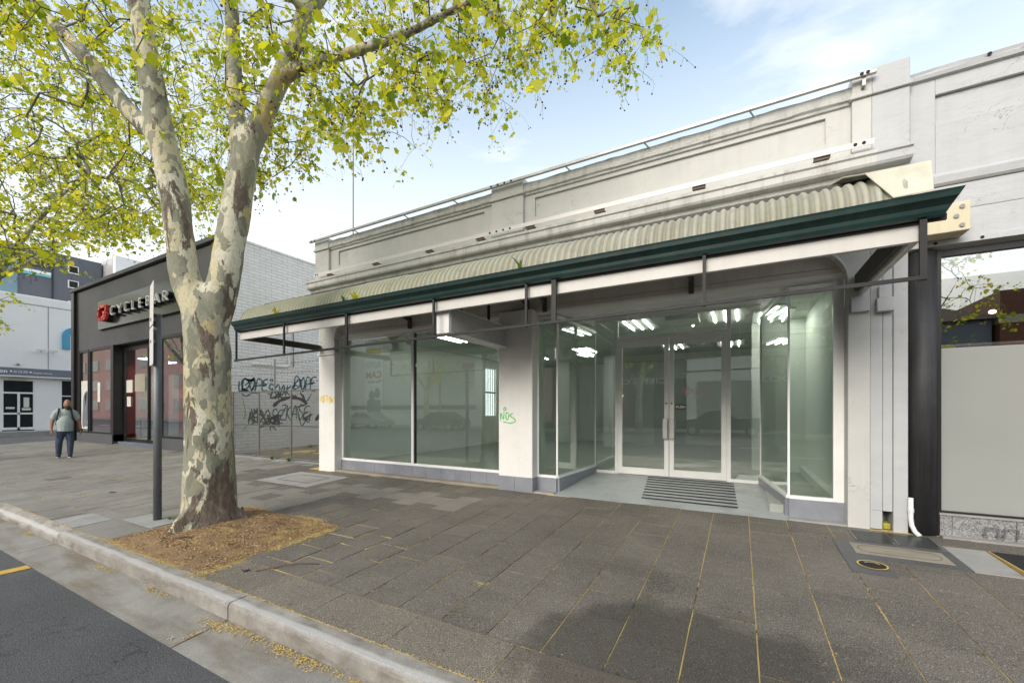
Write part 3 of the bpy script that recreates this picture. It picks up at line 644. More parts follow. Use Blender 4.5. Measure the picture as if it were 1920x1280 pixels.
prt(MB().box(1.05, 1.21, F - .05, F, 2.50, 2.66), 'pier_cap', 'grey', bevel=.006)
mb = MB().box(-3.40, -3.10, F - .012, 6.15, .165, .403); mb.box(-3.095, -2.782, F - .012, 6.15, .165, .403); prt(mb, 'pier_tile', 'tile')
# bulkhead boards and cove
mb = MB(); mb.box(-7.32, 1.03, 5.84, 5.90, 3.052, 3.42); mb.box(-7.32, 1.03, 5.842, 5.90, 2.985, 3.046); prt(mb, 'bulkhead_board', 'soffit')
mb = MB(); cv = [(5.843, 3.0), (5.85, 2.96), (5.87, 2.935), (5.90, 2.925), (5.97, 2.925), (5.97, 3.0)]
mb.extr(cv, -7.32, -3.389); mb.extr(cv, -2.79, 1.03); prt(mb, 'window_head', 'white')
mb = MB(); mb.add([(-2.79, 5.97, 2.93), (1.03, 5.97, 2.93), (1.03, 7.75, 3.12), (-2.79, 7.75, 3.12), (-2.79, 5.97, 2.97), (1.03, 5.97, 2.97), (1.03, 7.75, 3.16), (-2.79, 7.75, 3.16)], [(0, 1, 2, 3), (4, 5, 6, 7), (0, 1, 5, 4), (2, 3, 7, 6)])
prt(mb, 'recess_soffit', 'white')
# upper wall with recessed panels
mb = MB(); mb.box(-7.80, 1.222, 5.752, 5.95, 3.80, 4.92)
mb.box(-7.80, 1.222, F, 5.752, 4.15, 4.40); mb.box(-7.80, 1.222, F, 5.752, 4.69, 4.75); mb.box(-7.80, 1.222, F, 5.752, 3.80, 4.15)
for a, b in ((-7.80, -7.19), (-3.66, -2.745), (.835, 1.222)): mb.box(a, b, F, 5.752, 4.40, 4.69)
prt(mb, 'parapet', 'cream')
mb = MB()
def cj(x, i): return (.004 * mnoise.noise((x * 3, i, 0)), (.012 * mnoise.noise((x * 4, i * 2.2, 5)) + .006 * mnoise.noise((x * 14, i, 1))) if 3 <= i <= 6 else 0)
cp = [(5.72, 4.745), (5.695, 4.75), (5.69, 4.775), (5.665, 4.79), (5.66, 4.83), (5.685, 4.85), (5.68, 4.925), (5.95, 4.935), (5.95, 4.745)]
for a, b in ((-7.43, -3.49), (-2.92, 1.056)): mb.extr(cp, a, b, 60, cj)
prt(mb, 'coping', 'cream2')
mb = MB()
for a, b, zt in ((-7.86, -7.43, 4.985), (-3.49, -2.92, 5.03), (1.056, 1.222, 5.05)):
    mb = MB(); mb.box(a, b, 5.665, 5.97, 4.15, 4.765); mb.box(a - .025, b + (.025 if b < 1 else 0), 5.635, 5.99, 4.765, 4.80); mb.box(a - .012, b + (.012 if b < 1 else 0), 5.648, 5.98, 4.80, 4.835); mb.box(a, b, 5.66, 5.97, 4.835, zt); prt(mb, 'parapet_pier', 'cream', bevel=.008)
corn = [(5.73, 3.79), (5.66, 3.80), (5.63, 3.825), (5.62, 3.87), (5.585, 3.885), (5.575, 3.935), (5.50, 3.95), (5.485, 3.975), (5.485, 4.045), (5.465, 4.06), (5.465, 4.095), (5.73, 4.15)]
def co(x, i): return (0, .004 * mnoise.noise((x * 5, i, 3)))
mb = MB().extr(corn, -7.90, 1.222, 40, co); prt(mb, 'cornice', 'cream2')
mb = MB().box(-7.82, -7.60, 5.83, 20, .16, 4.9); prt(mb, 'side_wall', 'brick')
# pipe rails on the parapet
mb = MB().box(-7.93, 1.245, 5.57, 5.612, 4.945, 4.985); ra = prt(mb, 'sign_rail', 'rail', bevel=.004)
mb = MB().box(-7.72, 1.215, 5.535, 5.542, 4.19, 4.25).box(-7.72, 1.215, 5.542, 5.60, 4.243, 4.25); rb = prt(mb, 'sign_rail', 'signwhite')
for x in (-7.27, -5.97, -4.69, -3.64, -2.75, -1.69, -.44, .78): prt(MB().box(x - .07, x + .07, 5.56, 5.725, 4.165, 4.185).box(x - .075, x + .075, 5.556, 5.562, 4.16, 4.205), 'bracket_plate', 'rust', rb)
for x, y, z in [(x, 5.534, 4.222) for x in (-3.44, -3.32, -3.2, -3.08, -7.66, -7.6, 1.06, 1.13)] + [(x, 5.568, 4.965) for x in (-3.44, -3.32, -3.2, -3.08, -7.85, -7.75, 1.12, 1.17)]: prt(MB().disc((x, y, z), .0165), 'bolt_hole', 'hole', rb if z < 4.5 else ra)
for x in (-6.6, -5.3, -4.2, -2.2, -1.1, .1): prt(MB().tube([(x, 5.60, 4.95), (x + .06, 5.70, 4.90)], .01, 6), 'rail_stay', 'rail', ra)
prt(MB().box(1.13, 1.16, 5.60, 5.665, 4.86, 4.95), 'rail_stay', 'rail', ra)
# awning: corrugated bullnose sheet, gutter, fascia, hangers
aw = prt(MB().box(-7.78, 1.17, 4.12, 4.165, 2.69, 2.835), 'awning', 'fascia', bevel=.004)
_pf = [(4.085, 2.95), (4.09, 3.03), (4.11, 3.12), (4.15, 3.21), (4.21, 3.29), (4.29, 3.355), (4.39, 3.405), (4.52, 3.445), (4.75, 3.49), (5.1, 3.55), (5.72, 3.63)]
prof = [(y, 2.95 + (z - 2.95) * .83) for y, z in _pf]
def sheet(x0, x1, off, name, mat):
    n = int((x1 - x0) / .0095); mb = MB(); m_ = len(prof); nr = []
    for i in range(m_):
        a = Vector((prof[max(i - 1, 0)][0], prof[max(i - 1, 0)][1])); b = Vector((prof[min(i + 1, m_ - 1)][0], prof[min(i + 1, m_ - 1)][1])); d = (b - a).normalized(); nr.append((-d.y, d.x))
    for k in range(n + 1):
        x = x0 + (x1 - x0) * k / n; h = .0115 * math.sin(2 * math.pi * x / .076) + off; sh = .004 * ((int((x + 20) / .76) % 3) - 1)
        for i, (y, z) in enumerate(prof): mb.v.append((x, y + nr[i][0] * (h + sh), z + nr[i][1] * (h + sh)))
    mb.f = [(k * m_ + i, (k + 1) * m_ + i, (k + 1) * m_ + i + 1, k * m_ + i + 1) for k in range(n) for i in range(m_ - 1)]
    return prt(mb, name, mat, aw, smooth=True, fix=False)
sheet(-7.72, 1.12, 0, 'roof_sheet', 'sheet'); sheet(-7.72, 1.12, -.014, 'sheet_lining', 'sheet_under')
fl = [(1.0, 4.062, 3.03), (1.22, 4.062, 3.03), (.86, 4.175, 3.30), (1.27, 4.28, 3.34), (.76, 4.40, 3.41), (1.31, 4.8, 3.47), (.64, 4.75, 3.475), (1.40, 5.60, 3.74)]
mb = MB(); mb.add(fl + [(x, y + .002, z - .008) for x, y, z in fl], [(0, 1, 3, 2), (2, 3, 5, 4), (4, 5, 7, 6), (8, 10, 11, 9), (10, 12, 13, 11), (12, 14, 15, 13), (0, 2, 10, 8), (2, 4, 12, 10), (4, 6, 14, 12), (6, 7, 15, 14), (7, 5, 13, 15), (5, 3, 11, 13), (3, 1, 9, 11), (1, 0, 8, 9)]); prt(mb, 'end_flashing', 'flash', aw)
gp_ = [(4.115, 2.97), (4.115, 2.835), (4.075, 2.828), (4.045, 2.838), (4.035, 2.865), (4.03, 2.895), (4.01, 2.915), (3.985, 2.935), (3.98, 2.965), (3.975, 2.985), (3.988, 2.99), (3.998, 2.975), (4.0, 2.95), (4.05, 2.9), (4.08, 2.85), (4.10, 2.86), (4.105, 2.97)]
mb = MB().extr(gp_, -7.80, 1.27, 4); mb.v = [(x + (max(0, z - 2.83) * .55 if x > 1.2 else 0), y, z) for x, y, z in mb.v]; prt(mb, 'gutter', 'green', aw)
mb = MB(); mb.box(-7.80, 1.30, 4.10, 4.122, 2.815, 2.86); prt(mb, 'drip_edge', 'black', aw)
def rz(x): return 2.316 + (x + 7.81) * .0097
mb = MB()
for (a, b) in ((-7.81, 1.18),): mb.add([(a, 4.035, rz(a) - .014), (b, 4.035, rz(b) - .014), (b, 4.06, rz(b) - .014), (a, 4.06, rz(a) - .014), (a, 4.035, rz(a) + .014), (b, 4.035, rz(b) + .014), (b, 4.06, rz(b) + .014), (a, 4.06, rz(a) + .014)], [(3, 2, 1, 0), (4, 5, 6, 7), (0, 1, 5, 4), (1, 2, 6, 5), (2, 3, 7, 6), (3, 0, 4, 7)])
sf = prt(mb, 'sign_frame', 'black', aw)
sf_h = MB()
for x, w in ((-7.80, .016), (-6.42, .016), (-4.955, .024), (-3.357, .014), (-2.06, .013), (-1.731, .026), (-.279, .013), (1.165, .02)):
    mb = MB().box(x - w, x + w, 4.062, 4.085, rz(x) - .015, 2.83); prt(mb, 'hanger', 'black', aw)
mb = MB().box(-7.78, -7.72, 4.167, 5.70, 2.69, 2.80); prt(mb, 'end_beam', 'dark_timber', aw)
mb = MB().box(1.12, 1.17, 4.167, 5.70, 2.70, 2.82); prt(mb, 'end_beam', 'fascia', aw)
mb = MB().box(1.085, 1.118, 4.17, 5.70, 2.73, 2.90); prt(mb, 'end_beam', 'dark_timber', aw)
for x in (-5.35, -2.93, -2.62, -.55):
    mb = MB().box(x - .03, x + .03, 5.78, 5.83, 2.95, 3.16); mb.prism([(x - .02, 5.78, 3.14), (x - .02, 5.78, 3.08), (x - .02, 4.95, 3.30), (x - .02, 4.95, 3.36)], (.04, 0, 0)); prt(mb, 'rafter_bracket', 'dark_timber', aw)
mb = MB().box(-7.70, 1.1, 4.5, 4.56, 3.33, 3.40); mb.box(-7.70, 1.1, 5.1, 5.16, 3.45, 3.51); prt(mb, 'purlin', 'dark_timber', aw)
# glazing
YW, YD = 5.92, 7.5
def rampz(y): return .182 + (y - 5.75) * .069
def mullbox(p, q, w, z0, z1, name='window_frame', mat='alu', par=None):
    p = Vector((*p, 0)); q = Vector((*q, 0)); d = (q - p).normalized(); nn = Vector((-d.y, d.x, 0)) * w / 2; mb = MB()
    c = [p - nn, q - nn, q + nn, p + nn]; mb.add([(a.x, a.y, z0) for a in c] + [(a.x, a.y, z1) for a in c], [(3, 2, 1, 0), (4, 5, 6, 7), (0, 1, 5, 4), (1, 2, 6, 5), (2, 3, 7, 6), (3, 0, 4, 7)]); return mb
def pane(p, q, z0, z1, mat='glass', th=.008, par=None): return prt(mullbox(p, q, th, z0, z1), 'pane', mat, par)
# left bay
mb = MB(); 
for k in range(12):
    a = -7.32 + 3.93 * k / 12; b = -7.32 + 3.93 * (k + 1) / 12; mb.box(a + .002, b - .002, 5.885, 5.96, .215, .405)
prt(mb, 'plinth_tile', 'tile')
prt(MB().extr([(5.74, gz(5.74) - .03), (5.735, .195), (5.75, .212), (5.886, .214), (5.886, .1)], -7.32, -3.40, 30, lambda x, i: (.01 * mnoise.noise((x * 2, i, 0)), .004 * mnoise.noise((x * 5, i, 0)))), 'window_ledge', 'concrete')
wf = prt(MB().box(-7.32, -3.389, 5.90, 5.95, .405, .45).box(-7.32, -3.389, 5.90, 5.95, 2.885, 2.93).box(-7.32, -7.275, 5.90, 5.95, .45, 2.885).box(-3.42, -3.389, 5.90, 5.95, .45, 2.885).box(-5.40, -5.34, 5.895, 5.955, .45, 2.885), 'window', 'alu', bevel=.003)
prt(MB().box(-5.325, -5.31, 5.90, 5.95, .45, 2.885), 'mullion_gasket', 'alu_black', wf)
pane((-7.275, 5.925), (-5.40, 5.925), .45, 2.885, par=wf); pane((-5.31, 5.925), (-3.42, 5.925), .45, 2.885, par=wf)
# recess bay: front returns, splays, door screen
LP = [(-2.79, YW), (-2.46, YW), (-2.36, YD)]; RP = [(.285, YD), (.51, YW), (1.0, YW)]
def run(pts, nm):
    fb = MB(); tl = MB(); gl = []
    for p in pts: fb.box(p[0] - .012, p[0] + .012, p[1] - .012, p[1] + .012, .42, 2.88)
    for (p, q) in zip(pts[:-1], pts[1:]):
        m1 = mullbox(p, q, .05, .40, .44); fb.add(m1.v, m1.f); m2 = mullbox(p, q, .045, 2.86, 2.90); fb.add(m2.v, m2.f)
        L = (Vector(q) - Vector(p)).length; n = max(1, round(L / .31))
        for k in range(n):
            a = Vector(p).lerp(Vector(q), (k + .006) / n); b = Vector(p).lerp(Vector(q), (k + .994) / n); m3 = mullbox(a, b, .07, .17, .398); tl.add(m3.v, m3.f)
    prt(tl, 'plinth_tile', 'tile'); f_ = prt(fb, nm, 'alu')
    for (p, q) in zip(pts[:-1], pts[1:]):
        a = Vector(p).lerp(Vector(q), .012); b = Vector(p).lerp(Vector(q), .988); pane(a, b, .44, 2.98, 'glass_splay', .010, par=f_)
    return f_
fl_ = run(LP, 'display_window'); fr_ = run(RP, 'display_window')
prt(MB().box(.965, 1.03, 5.90, 5.955, .17, 2.93), 'frame_post', 'alu', fr_); prt(MB().box(.93, .962, 5.88, 5.96, .405, 2.93), 'frame_post', 'alu', fr_)
prt(MB().box(-2.80, -2.765, 5.90, 5.955, .40, 2.93), 'frame_post', 'alu', fl_)
prt(MB().box(.51, 1.03, 5.868, 5.95, .17, .402), 'plinth_tile', 'tile')
prt(MB().box(.50, 1.03, 5.735, 5.87, .16, .195), 'window_ledge', 'palecon')
prt(MB().box(-2.80, -2.44, 5.735, 5.88, .16, .20), 'window_ledge', 'palecon')
sc_ = prt(MB().box(-2.36, .285, 7.475, 7.525, 3.06, 3.12).box(-1.98, -1.93, 7.47, 7.53, .30, 3.06).box(-.185, -.125, 7.47, 7.53, .30, 3.06).box(-1.93, -.185, 7.475, 7.525, 2.695, 2.75)
          .box(-2.36, -1.98, 7.475, 7.525, .30, .345).box(-.125, .285, 7.475, 7.525, .30, .345), 'door_screen', 'alu', bevel=.003)
pane((-2.35, 7.5), (-1.98, 7.5), .345, 3.06, 'glass_door', par=sc_); pane((-.125, 7.5), (.275, 7.5), .345, 3.06, 'glass_door', par=sc_); pane((-1.93, 7.5), (-.185, 7.5), 2.75, 3.06, 'glass_door', par=sc_)
doors = []
for a, b, s in ((-1.928, -1.062, 1), (-1.054, -.187, -1)):
    st = .075
    d = prt(MB().box(a, a + st, 7.478, 7.522, .312, 2.69).box(b - st, b, 7.478, 7.522, .312, 2.69).box(a + st, b - st, 7.478, 7.522, .312, .43).box(a + st, b - st, 7.478, 7.522, 2.56, 2.69), 'door', 'alu', bevel=.003); doors.append(d)
    prt(MB().box(a + st, b - st, 7.496, 7.504, .43, 2.56), 'pane', 'glass_door', d)
    hx = b - .05 if s == 1 else a + .05
    prt(MB().box(hx - .04, hx + .04, 7.40, 7.42, .96, 1.30).box(hx - .03, hx - .01, 7.42, 7.478, .98, 1.28), 'handle', 'handle_metal', d, bevel=.006)
    prt(MB().disc((hx + .01 * s, 7.474, 1.56), .018, 'y', 12, .006), 'lock', 'bolt', d)
pl_ = prt(MB().box(-.955, -.79, 7.470, 7.4775, 1.46, 1.54).box(-.953, -.792, 7.469, 7.4775, 1.462, 1.538), 'push_plate', 'alu_black', doors[1])
text_on('PUSH', .062, (-.944, 7.466, 1.478), (1, 0, 0), 'lettering', 'letter', doors[1], .001, .001, .143)
prt(strokes([[(-.86, 1.72), (-.83, 1.84), (-.80, 1.70), (-.77, 1.86), (-.74, 1.72), (-.80, 1.78)], [(-.72, 1.82), (-.66, 1.70), (-.63, 1.80), (-.70, 1.78)], [(-.60, 1.70), (-.56, 1.82), (-.54, 1.70), (-.48, 1.74)], [(-.52, 1.82), (-.45, 1.66)]], lambda a, b: (a, 7.4945, b), .005), 'scribble', 'pink_paint', doors[1])
# ramp with grip strips
mb = MB(); mb.add([(-2.78, 5.725, rampz(5.725)), (1.02, 5.725, rampz(5.725)), (1.02, 7.7, rampz(7.7)), (-2.78, 7.7, rampz(7.7)), (-2.78, 5.725, .1), (1.02, 5.725, .1), (1.02, 7.7, .1), (-2.78, 7.7, .1)], [(0, 1, 2, 3), (4, 5, 1, 0), (5, 6, 2, 1), (7, 4, 0, 3)])
rp_ = prt(mb, 'entrance_ramp', 'ramp')
for k in range(9):
    y = 6.02 + .165 * k; xa, xb = -1.22 - .02 * k, -.02 - .008 * k
    mb = MB(); vs = [(xa, y, rampz(y) + .004), (xb, y - .03, rampz(y) + .004), (xb, y + .015, rampz(y + .04) + .004), (xa, y + .045, rampz(y + .04) + .004)]; mb.prism(vs, (0, 0, .004)); prt(mb, 'grip_strip', 'strip', rp_)
# interior
prt(MB().box(-7.6, 1.06, 7.71, 15, .1, .30).box(-7.6, -2.46, 5.97, 7.71, .1, .32).box(.32, 1.06, 6.0, 7.71, .1, .30), 'shop_floor', 'shopfloor')
prt(MB().box(-7.6, 1.06, 7.76, 15, 3.13, 3.2).box(-7.6, -2.8, 5.98, 7.76, 3.14, 3.2), 'shop_ceiling', 'ceil')
mb = MB()
for x in np.arange(-7.2, 1, 1.2): mb.box(x - .01, x + .01, 7.77, 15, 3.122, 3.132)
for y in np.arange(7.9, 15, .6): mb.box(-7.6, 1.06, y - .01, y + .01, 3.124, 3.132)
prt(mb, 'ceiling_grid', 'inner')
prt(MB().box(1.05, 1.2, 5.97, 15.1, .1, 4), 'inner_wall', 'inner'); prt(MB().box(-7.6, 1.05, 15, 15.15, .1, 3.2), 'inner_wall', 'inner')
iw = prt(MB().box(-7.60, -7.50, 5.97, 11.8, .1, 3.14).box(-7.60, -7.50, 12.5, 15, .1, 3.14).box(-7.60, -7.50, 11.8, 12.5, .1, 1.25).box(-7.60, -7.50, 11.8, 12.5, 2.85, 3.14), 'inner_wall', 'inner')
mb = MB()
for y in np.linspace(11.86, 12.44, 6): mb.box(-7.56, -7.545, y - .008, y + .008, 1.25, 2.85)
mb.box(-7.56, -7.54, 11.8, 12.5, 2.02, 2.07); prt(mb, 'window_bar', 'alu_black', iw)
prt(MB().box(-7.598, -7.59, 11.8, 12.5, 1.25, 2.85), 'window_pane', emit('daylit_pane', (.9, .95, 1), 1.1), iw)  # the pane itself glows, standing in for daylight from outside
prt(MB().box(.96, 1.05, 5.98, 14.9, .30, .42), 'skirting', 'white')
prt(MB().box(-3.75, -3.35, 12.8, 13.2, .30, 3.13), 'inner_column', 'white'); prt(MB().box(-5.6, -5.2, 13.6, 14.0, .30, 3.13), 'inner_column', 'white')
prt(MB().box(-2.6, -1.6, 14.9, 14.99, .3, 2.5), 'inner_door', 'ceil'); prt(MB().box(.2, 1.05, 9.2, 9.3, .3, 3.13), 'partition', 'inner')
prt(MB().box(-1.15, -.62, 7.62, 8.1, 3.0, 3.12), 'air_cassette', 'troffer')
prt(MB().box(-2.62, -2.55, 7.8, 7.83, 1.5, 1.75), 'light_switch', 'white')
prt(MB().box(-7.2, -6.2, 6.4, 6.65, 2.70, 2.98), 'air_conditioner', 'inner', bevel=.04)
for i, (x, y, lab) in enumerate(((-1.72, 8.2, 'three tube ceiling light showing through the left of the door transom'), (-.22, 8.15, 'three tube ceiling light showing through the right of the door transom'), (-3.75, 11.0, 'square ceiling light seen through the left splayed glass'), (-5.75, 7.75, 'long ceiling light behind the right pane of the left window'), (.5, 8.6, 'ceiling light seen through the right splayed glass'), (-1.5, 11.4, 'ceiling light seen above the left door leaf deep inside'), (-.2, 11.6, 'ceiling light seen above the right door leaf deep inside'), (-5.6, 11.8, 'ceiling light far back beyond the left window mullion'))):  # the last light, far back, is added to brighten the room's depth
    t = thing('ceiling_light', (x, y, 3.05), lab, 'ceiling light', 'fluorescent ceiling lights in the vacant shop')
    MB().box(x - .30, x + .30, y - .5, y + .5, 3.09, 3.121).build('tray', 'troffer', t)
    for q in (-.18, 0, .18): MB().tube([(x + q, y - .46, 3.075), (x + q, y + .46, 3.075)], .012, 8).build('tube', 'tube', t)
t = thing('downlight', (-.78, 8.6, 3.1), 'small warm glowing spotlight between the two ceiling lights above the doors', 'spotlight'); MB().tube([(-.78, 8.6, 3.06), (-.78, 8.6, 3.12)], .03, 12).build('housing', 'troffer', t); MB().ell((-.78, 8.6, 3.055), (.022, .022, .015), 10, 6).build('bulb', 'warm', t)
# graffiti on the piers
def onwall(y): return lambda a, b: (a, y, b)
prt(strokes([[(-7.78, 1.62), (-7.72, 1.74), (-7.70, 1.60)], [(-7.66, 1.74), (-7.67, 1.60), (-7.62, 1.68), (-7.66, 1.74), (-7.56, 1.75)], [(-7.55, 1.62), (-7.56, 1.74), (-7.50, 1.70)], [(-7.50, 1.62), (-7.47, 1.72), (-7.44, 1.63), (-7.47, 1.56)], [(-7.42, 1.74), (-7.42, 1.62), (-7.34, 1.72)], [(-7.40, 1.66), (-7.35, 1.58)]], onwall(F - .0025), .010), 'yellow_scrawl', 'yellow_paint', p1)
prt(strokes([[(-3.35, 1.28), (-3.35, 1.40), (-3.30, 1.30), (-3.29, 1.42)], [(-3.25, 1.30), (-3.25, 1.40), (-3.20, 1.38), (-3.22, 1.30), (-3.25, 1.30)], [(-3.13, 1.40), (-3.18, 1.36), (-3.12, 1.32), (-3.08, 1.28), (-3.16, 1.24), (-3.30, 1.26)], [(-3.30, 1.46), (-3.27, 1.49), (-3.25, 1.46), (-3.28, 1.44), (-3.30, 1.46)]], onwall(F - .0025), .009), 'green_scrawl', 'green_paint', p2)

# hanging light box sign
t = thing('light_box_sign', (-3.3, 4.95, 2.43), 'blank grey light box hanging under the awning before the centre pier', 'light box')
MB().box(-3.42, -3.22, 4.20, F - .01, 2.42, 2.77).build('frame', 'signframe', t, bevel=.01)
MB().box(-3.222, -3.212, 4.24, F - .05, 2.445, 2.745).build('face', 'signbox', t); MB().box(-3.428, -3.418, 4.24, F - .05, 2.445, 2.745).build('face', 'signbox', t)
MB().box(-3.34, -3.31, 4.6, 4.63, 2.77, 3.40).build('hanging_rod', 'black', t); MB().box(-3.34, -3.31, 5.3, 5.33, 2.77, 3.52).build('hanging_rod', 'black', t)

# weeds in the gutter and at the fence
def plant(name, label, x, y, z, h, n, mat='leaf', spread=.5):
    mb = MB()
    for k in range(n):
        a = random.uniform(0, 6.28); s = random.uniform(.15, spread); hh = h * random.uniform(.55, 1); w = hh * random.uniform(.07, .14); pts = []
        for q in range(5):
            u = q / 4; ww = w * math.sin(math.pi * min(1, .15 + u * .85)) ; cx = x + math.cos(a) * s * hh * u * u; cy = y + math.sin(a) * s * hh * u * u; cz = z + hh * (u - .35 * s * u * u)
            pts.append(((cx - math.sin(a) * ww, cy + math.cos(a) * ww, cz), (cx + math.sin(a) * ww, cy - math.cos(a) * ww, cz)))
        vs = [p for pr in pts for p in pr]; mb.add(vs, [(2 * q, 2 * q + 1, 2 * q + 3, 2 * q + 2) for q in range(4)])
    return mb.build(name, mat, None, True, fix=False, label=label, category='weed')
plant('gutter_weed', 'broad leafed green weed growing from the awning gutter near its middle', -2.13, 4.06, 2.96, .27, 7, 'grass', .6)
plant('gutter_weed', 'yellow green weed trailing over the gutter left of the light box', -4.75, 4.05, 2.95, .20, 12, 'leaf', 1.1)
plant('gutter_weed', 'small grass tuft in the gutter near the awning left end', -6.62, 4.06, 2.95, .22, 10, 'leaf', .6)
plant('gutter_weed', 'upright weed sprig standing in the gutter beside the trailing weed', -5.0, 4.06, 2.96, .2, 6, 'grass', .4)
for i, (x, y, lab) in enumerate(((-10.3, 6.22, 'low green weed tuft at the fence foot nearest the tree'), (-9.55, 6.18, 'larger green weed tuft at the fence foot near the white pier'))): plant('weed_tuft', lab, x, y, gz(y), .13, 60, 'grass', 1.6)
for i, (x, y, h, lab) in enumerate(((-8.6, 8.6, .25, 'weeds along the brick wall foot inside the vacant lot'), (-11.6, 8.2, .2, 'dry weeds left inside the vacant lot'), (-9.9, 7.6, .22, 'dry weeds in the middle of the vacant lot'))): plant('weed_patch', lab, x, y, gz(6.4) + .04, h, 70, 'grass', 2.2)
plant('weed_sprig', 'tiny weed growing at the black sign pole foot', -6.42, 2.55, gz(2.5), .08, 18, 'grass', 1.4)

# ================================================================ RIGHT NEIGHBOUR
nb = thing('grey_shop', (4, F, .18), 'pale blue grey rendered shop with dark round column and frosted window at right', 'shop building')
def nbp(mb, name, mat, par=None, **k): return mb.build(name, mat, par or nb, **k)
nbp(MB().box(1.222, 1.322, F + .004, 6.3, .38, 3.3).box(1.325, 1.405, F + .010, 6.3, .38, 3.3).box(1.408, 1.524, F, 6.3, gz(F) - .03, 3.3).box(1.222, 1.322, F + .003, 6.3, gz(F) + .01, .38) .box(1.322, 1.408, F + .3, 6.3, gz(F), .38), 'pier', 'grey', bevel=.006)
hl = nbp(MB().box(1.322, 1.408, F + .06, F + .29, gz(F) - .02, gz(F) + .004), 'drain_hole', 'hole'); nbp(MB().box(1.335, 1.40, F + .05, F + .20, gz(F) + .006, gz(F) + .07), 'drain_block', 'moss_yellow', hl, bevel=.01)
nbp(MB().box(1.26, 1.40, F - .07, F + .004, 2.48, 2.62).box(1.28, 1.38, F - .05, F + .004, 2.62, 2.75), 'rainhead', 'grey', bevel=.008)
nbp(MB().box(1.222, 1.524, F + .012, 6.2, 3.3, 3.80), 'wall', 'grey')
nbp(MB().box(1.222, 1.524, 5.665, 5.97, 4.15, 4.765).box(1.222, 1.54, 5.635, 5.99, 4.765, 4.80).box(1.222, 1.53, 5.648, 5.98, 4.80, 4.835).box(1.222, 1.524, 5.66, 5.97, 4.835, 5.055), 'parapet_pier', 'grey', bevel=.008)
nbp(MB().extr(corn, 1.222, 1.50, 6), 'cornice', 'grey')
mb = MB(); mb.box(1.524, 9, 5.775, 6.0, 3.80, 4.80); mb.box(1.524, 1.733, 5.735, 5.775, 3.82, 4.80); mb.box(1.733, 9, 5.735, 5.775, 3.82, 4.335); mb.box(1.733, 9, 5.735, 5.775, 4.63, 4.80); mb.box(5.6, 6, 5.735, 5.775, 4.335, 4.63)
nbp(mb, 'parapet', 'grey', bevel=.006)
nbp(MB().extr([(5.735, 4.79), (5.70, 4.80), (5.69, 4.835), (5.71, 4.85), (5.70, 4.885), (6.0, 4.895), (6.0, 4.79)], 1.53, 9, 60, cj), 'coping', 'grey')
nbp(MB().extr([(5.73, 3.70), (5.71, 3.72), (5.70, 3.79), (5.735, 3.83), (5.9, 3.83), (5.9, 3.70)], 1.51, 9, 10), 'string_course', 'grey')
nbp(MB().box(1.524, 9, 5.745, 6.0, 3.44, 3.70).box(1.524, 9, 5.73, 6.0, 3.14, 3.435), 'fascia_beam', 'grey', bevel=.01)
nbp(MB().extr([(5.69, 3.09), (5.69, 3.14), (5.73, 3.145), (6.0, 3.145), (6.0, 3.06), (5.80, 3.06)], 1.50, 9, 4), 'beam_lip', 'grey')
mb = MB()
for x in (1.72, 2.05, 2.6): mb.disc((x, 5.688, 3.115), .014)
mb.disc((2.10, 5.688, 4.862), .016); nbp(mb, 'fixing_hole', 'hole')
nbp(MB().tube([(1.645, 5.80, gz(F) - .02), (1.645, 5.80, 3.06)], .118, 32), 'column', 'darkcol', smooth=True)
rw = nbp(MB().box(1.745, 1.785, 5.76, 5.86, .16, 3.06).box(1.785, 9, 5.78, 5.85, 3.0, 3.06).box(1.785, 9, 5.775, 5.85, .412, .43), 'window', 'alu_black')
nbp(MB().box(1.785, 9, 5.812, 5.82, .43, 2.075), 'frosted_pane', 'frost', rw); nbp(MB().box(1.785, 9, 5.812, 5.82, 2.075, 3.0), 'pane', 'glass_strong', rw)
nbp(MB().tube([(1.79, 5.90, 2.10), (9, 5.90, 2.10)], .022, 10), 'blind_rail', 'white', rw)
mb = MB()
for k in range(12): mb.box(1.77 + .44 * k - (.35 if k else 0) + .002, 1.77 + .44 * (k + 1) - .35 - .002, 5.75, 5.86, gz(F) - .03, .395)
mb2 = MB().box(1.765, 9, 5.735, 5.86, .395, .412); nbp(mb, 'plinth_stone', 'granite'); nbp(mb2, 'plinth_cap', 'palecon')
nbp(MB().box(1.765, 9, 5.66, 5.75, gz(F) - .03, .195), 'step', 'palecon')
for x in (2.12, 2.25): nbp(MB().tube([(x - .045, 5.745, .235), (x - .045, 5.70, .24), (x - .045, 5.70, .32), (x + .045, 5.70, .32), (x + .045, 5.70, .24), (x + .045, 5.745, .235)], .008, 8), 'hoop', 'bolt')
nbp(MB().box(1.2, 9, 5.9, 12, 2.75, 2.8), 'inner_ceiling', 'band'); nbp(MB().box(1.25, 9, 11.9, 12, .2, 3), 'inner_wall', 'band'); nbp(MB().box(1.25, 9, 5.95, 12, .1, .2), 'inner_floor', 'shopfloor'); nbp(MB().box(1.222, 1.25, 5.95, 12, .2, 3), 'inner_wall', 'band')
nbp(MB().box(8.9, 9, 5.95, 12, .2, 5), 'wall', 'grey')
bl = nbp(MB().box(1.60, 1.90, 5.48, 5.73, 3.145, 3.42), 'beam_block', 'creamblock', bevel=.008)
for x, z in ((1.84, 3.37), (1.80, 3.285), (1.84, 3.195), (1.70, 3.39)): nbp(MB().tube([(x, 5.48, z), (x, 5.468, z)], .019, 12), 'bolt', 'bolt', bl)
nbp(MB().tube([(1.535, 5.69, .55), (1.535, 5.69, .34), (1.54, 5.68, .27), (1.555, 5.64, .215), (1.575, 5.59, .19)], .021, 12), 'downpipe', 'pvc', smooth=True)
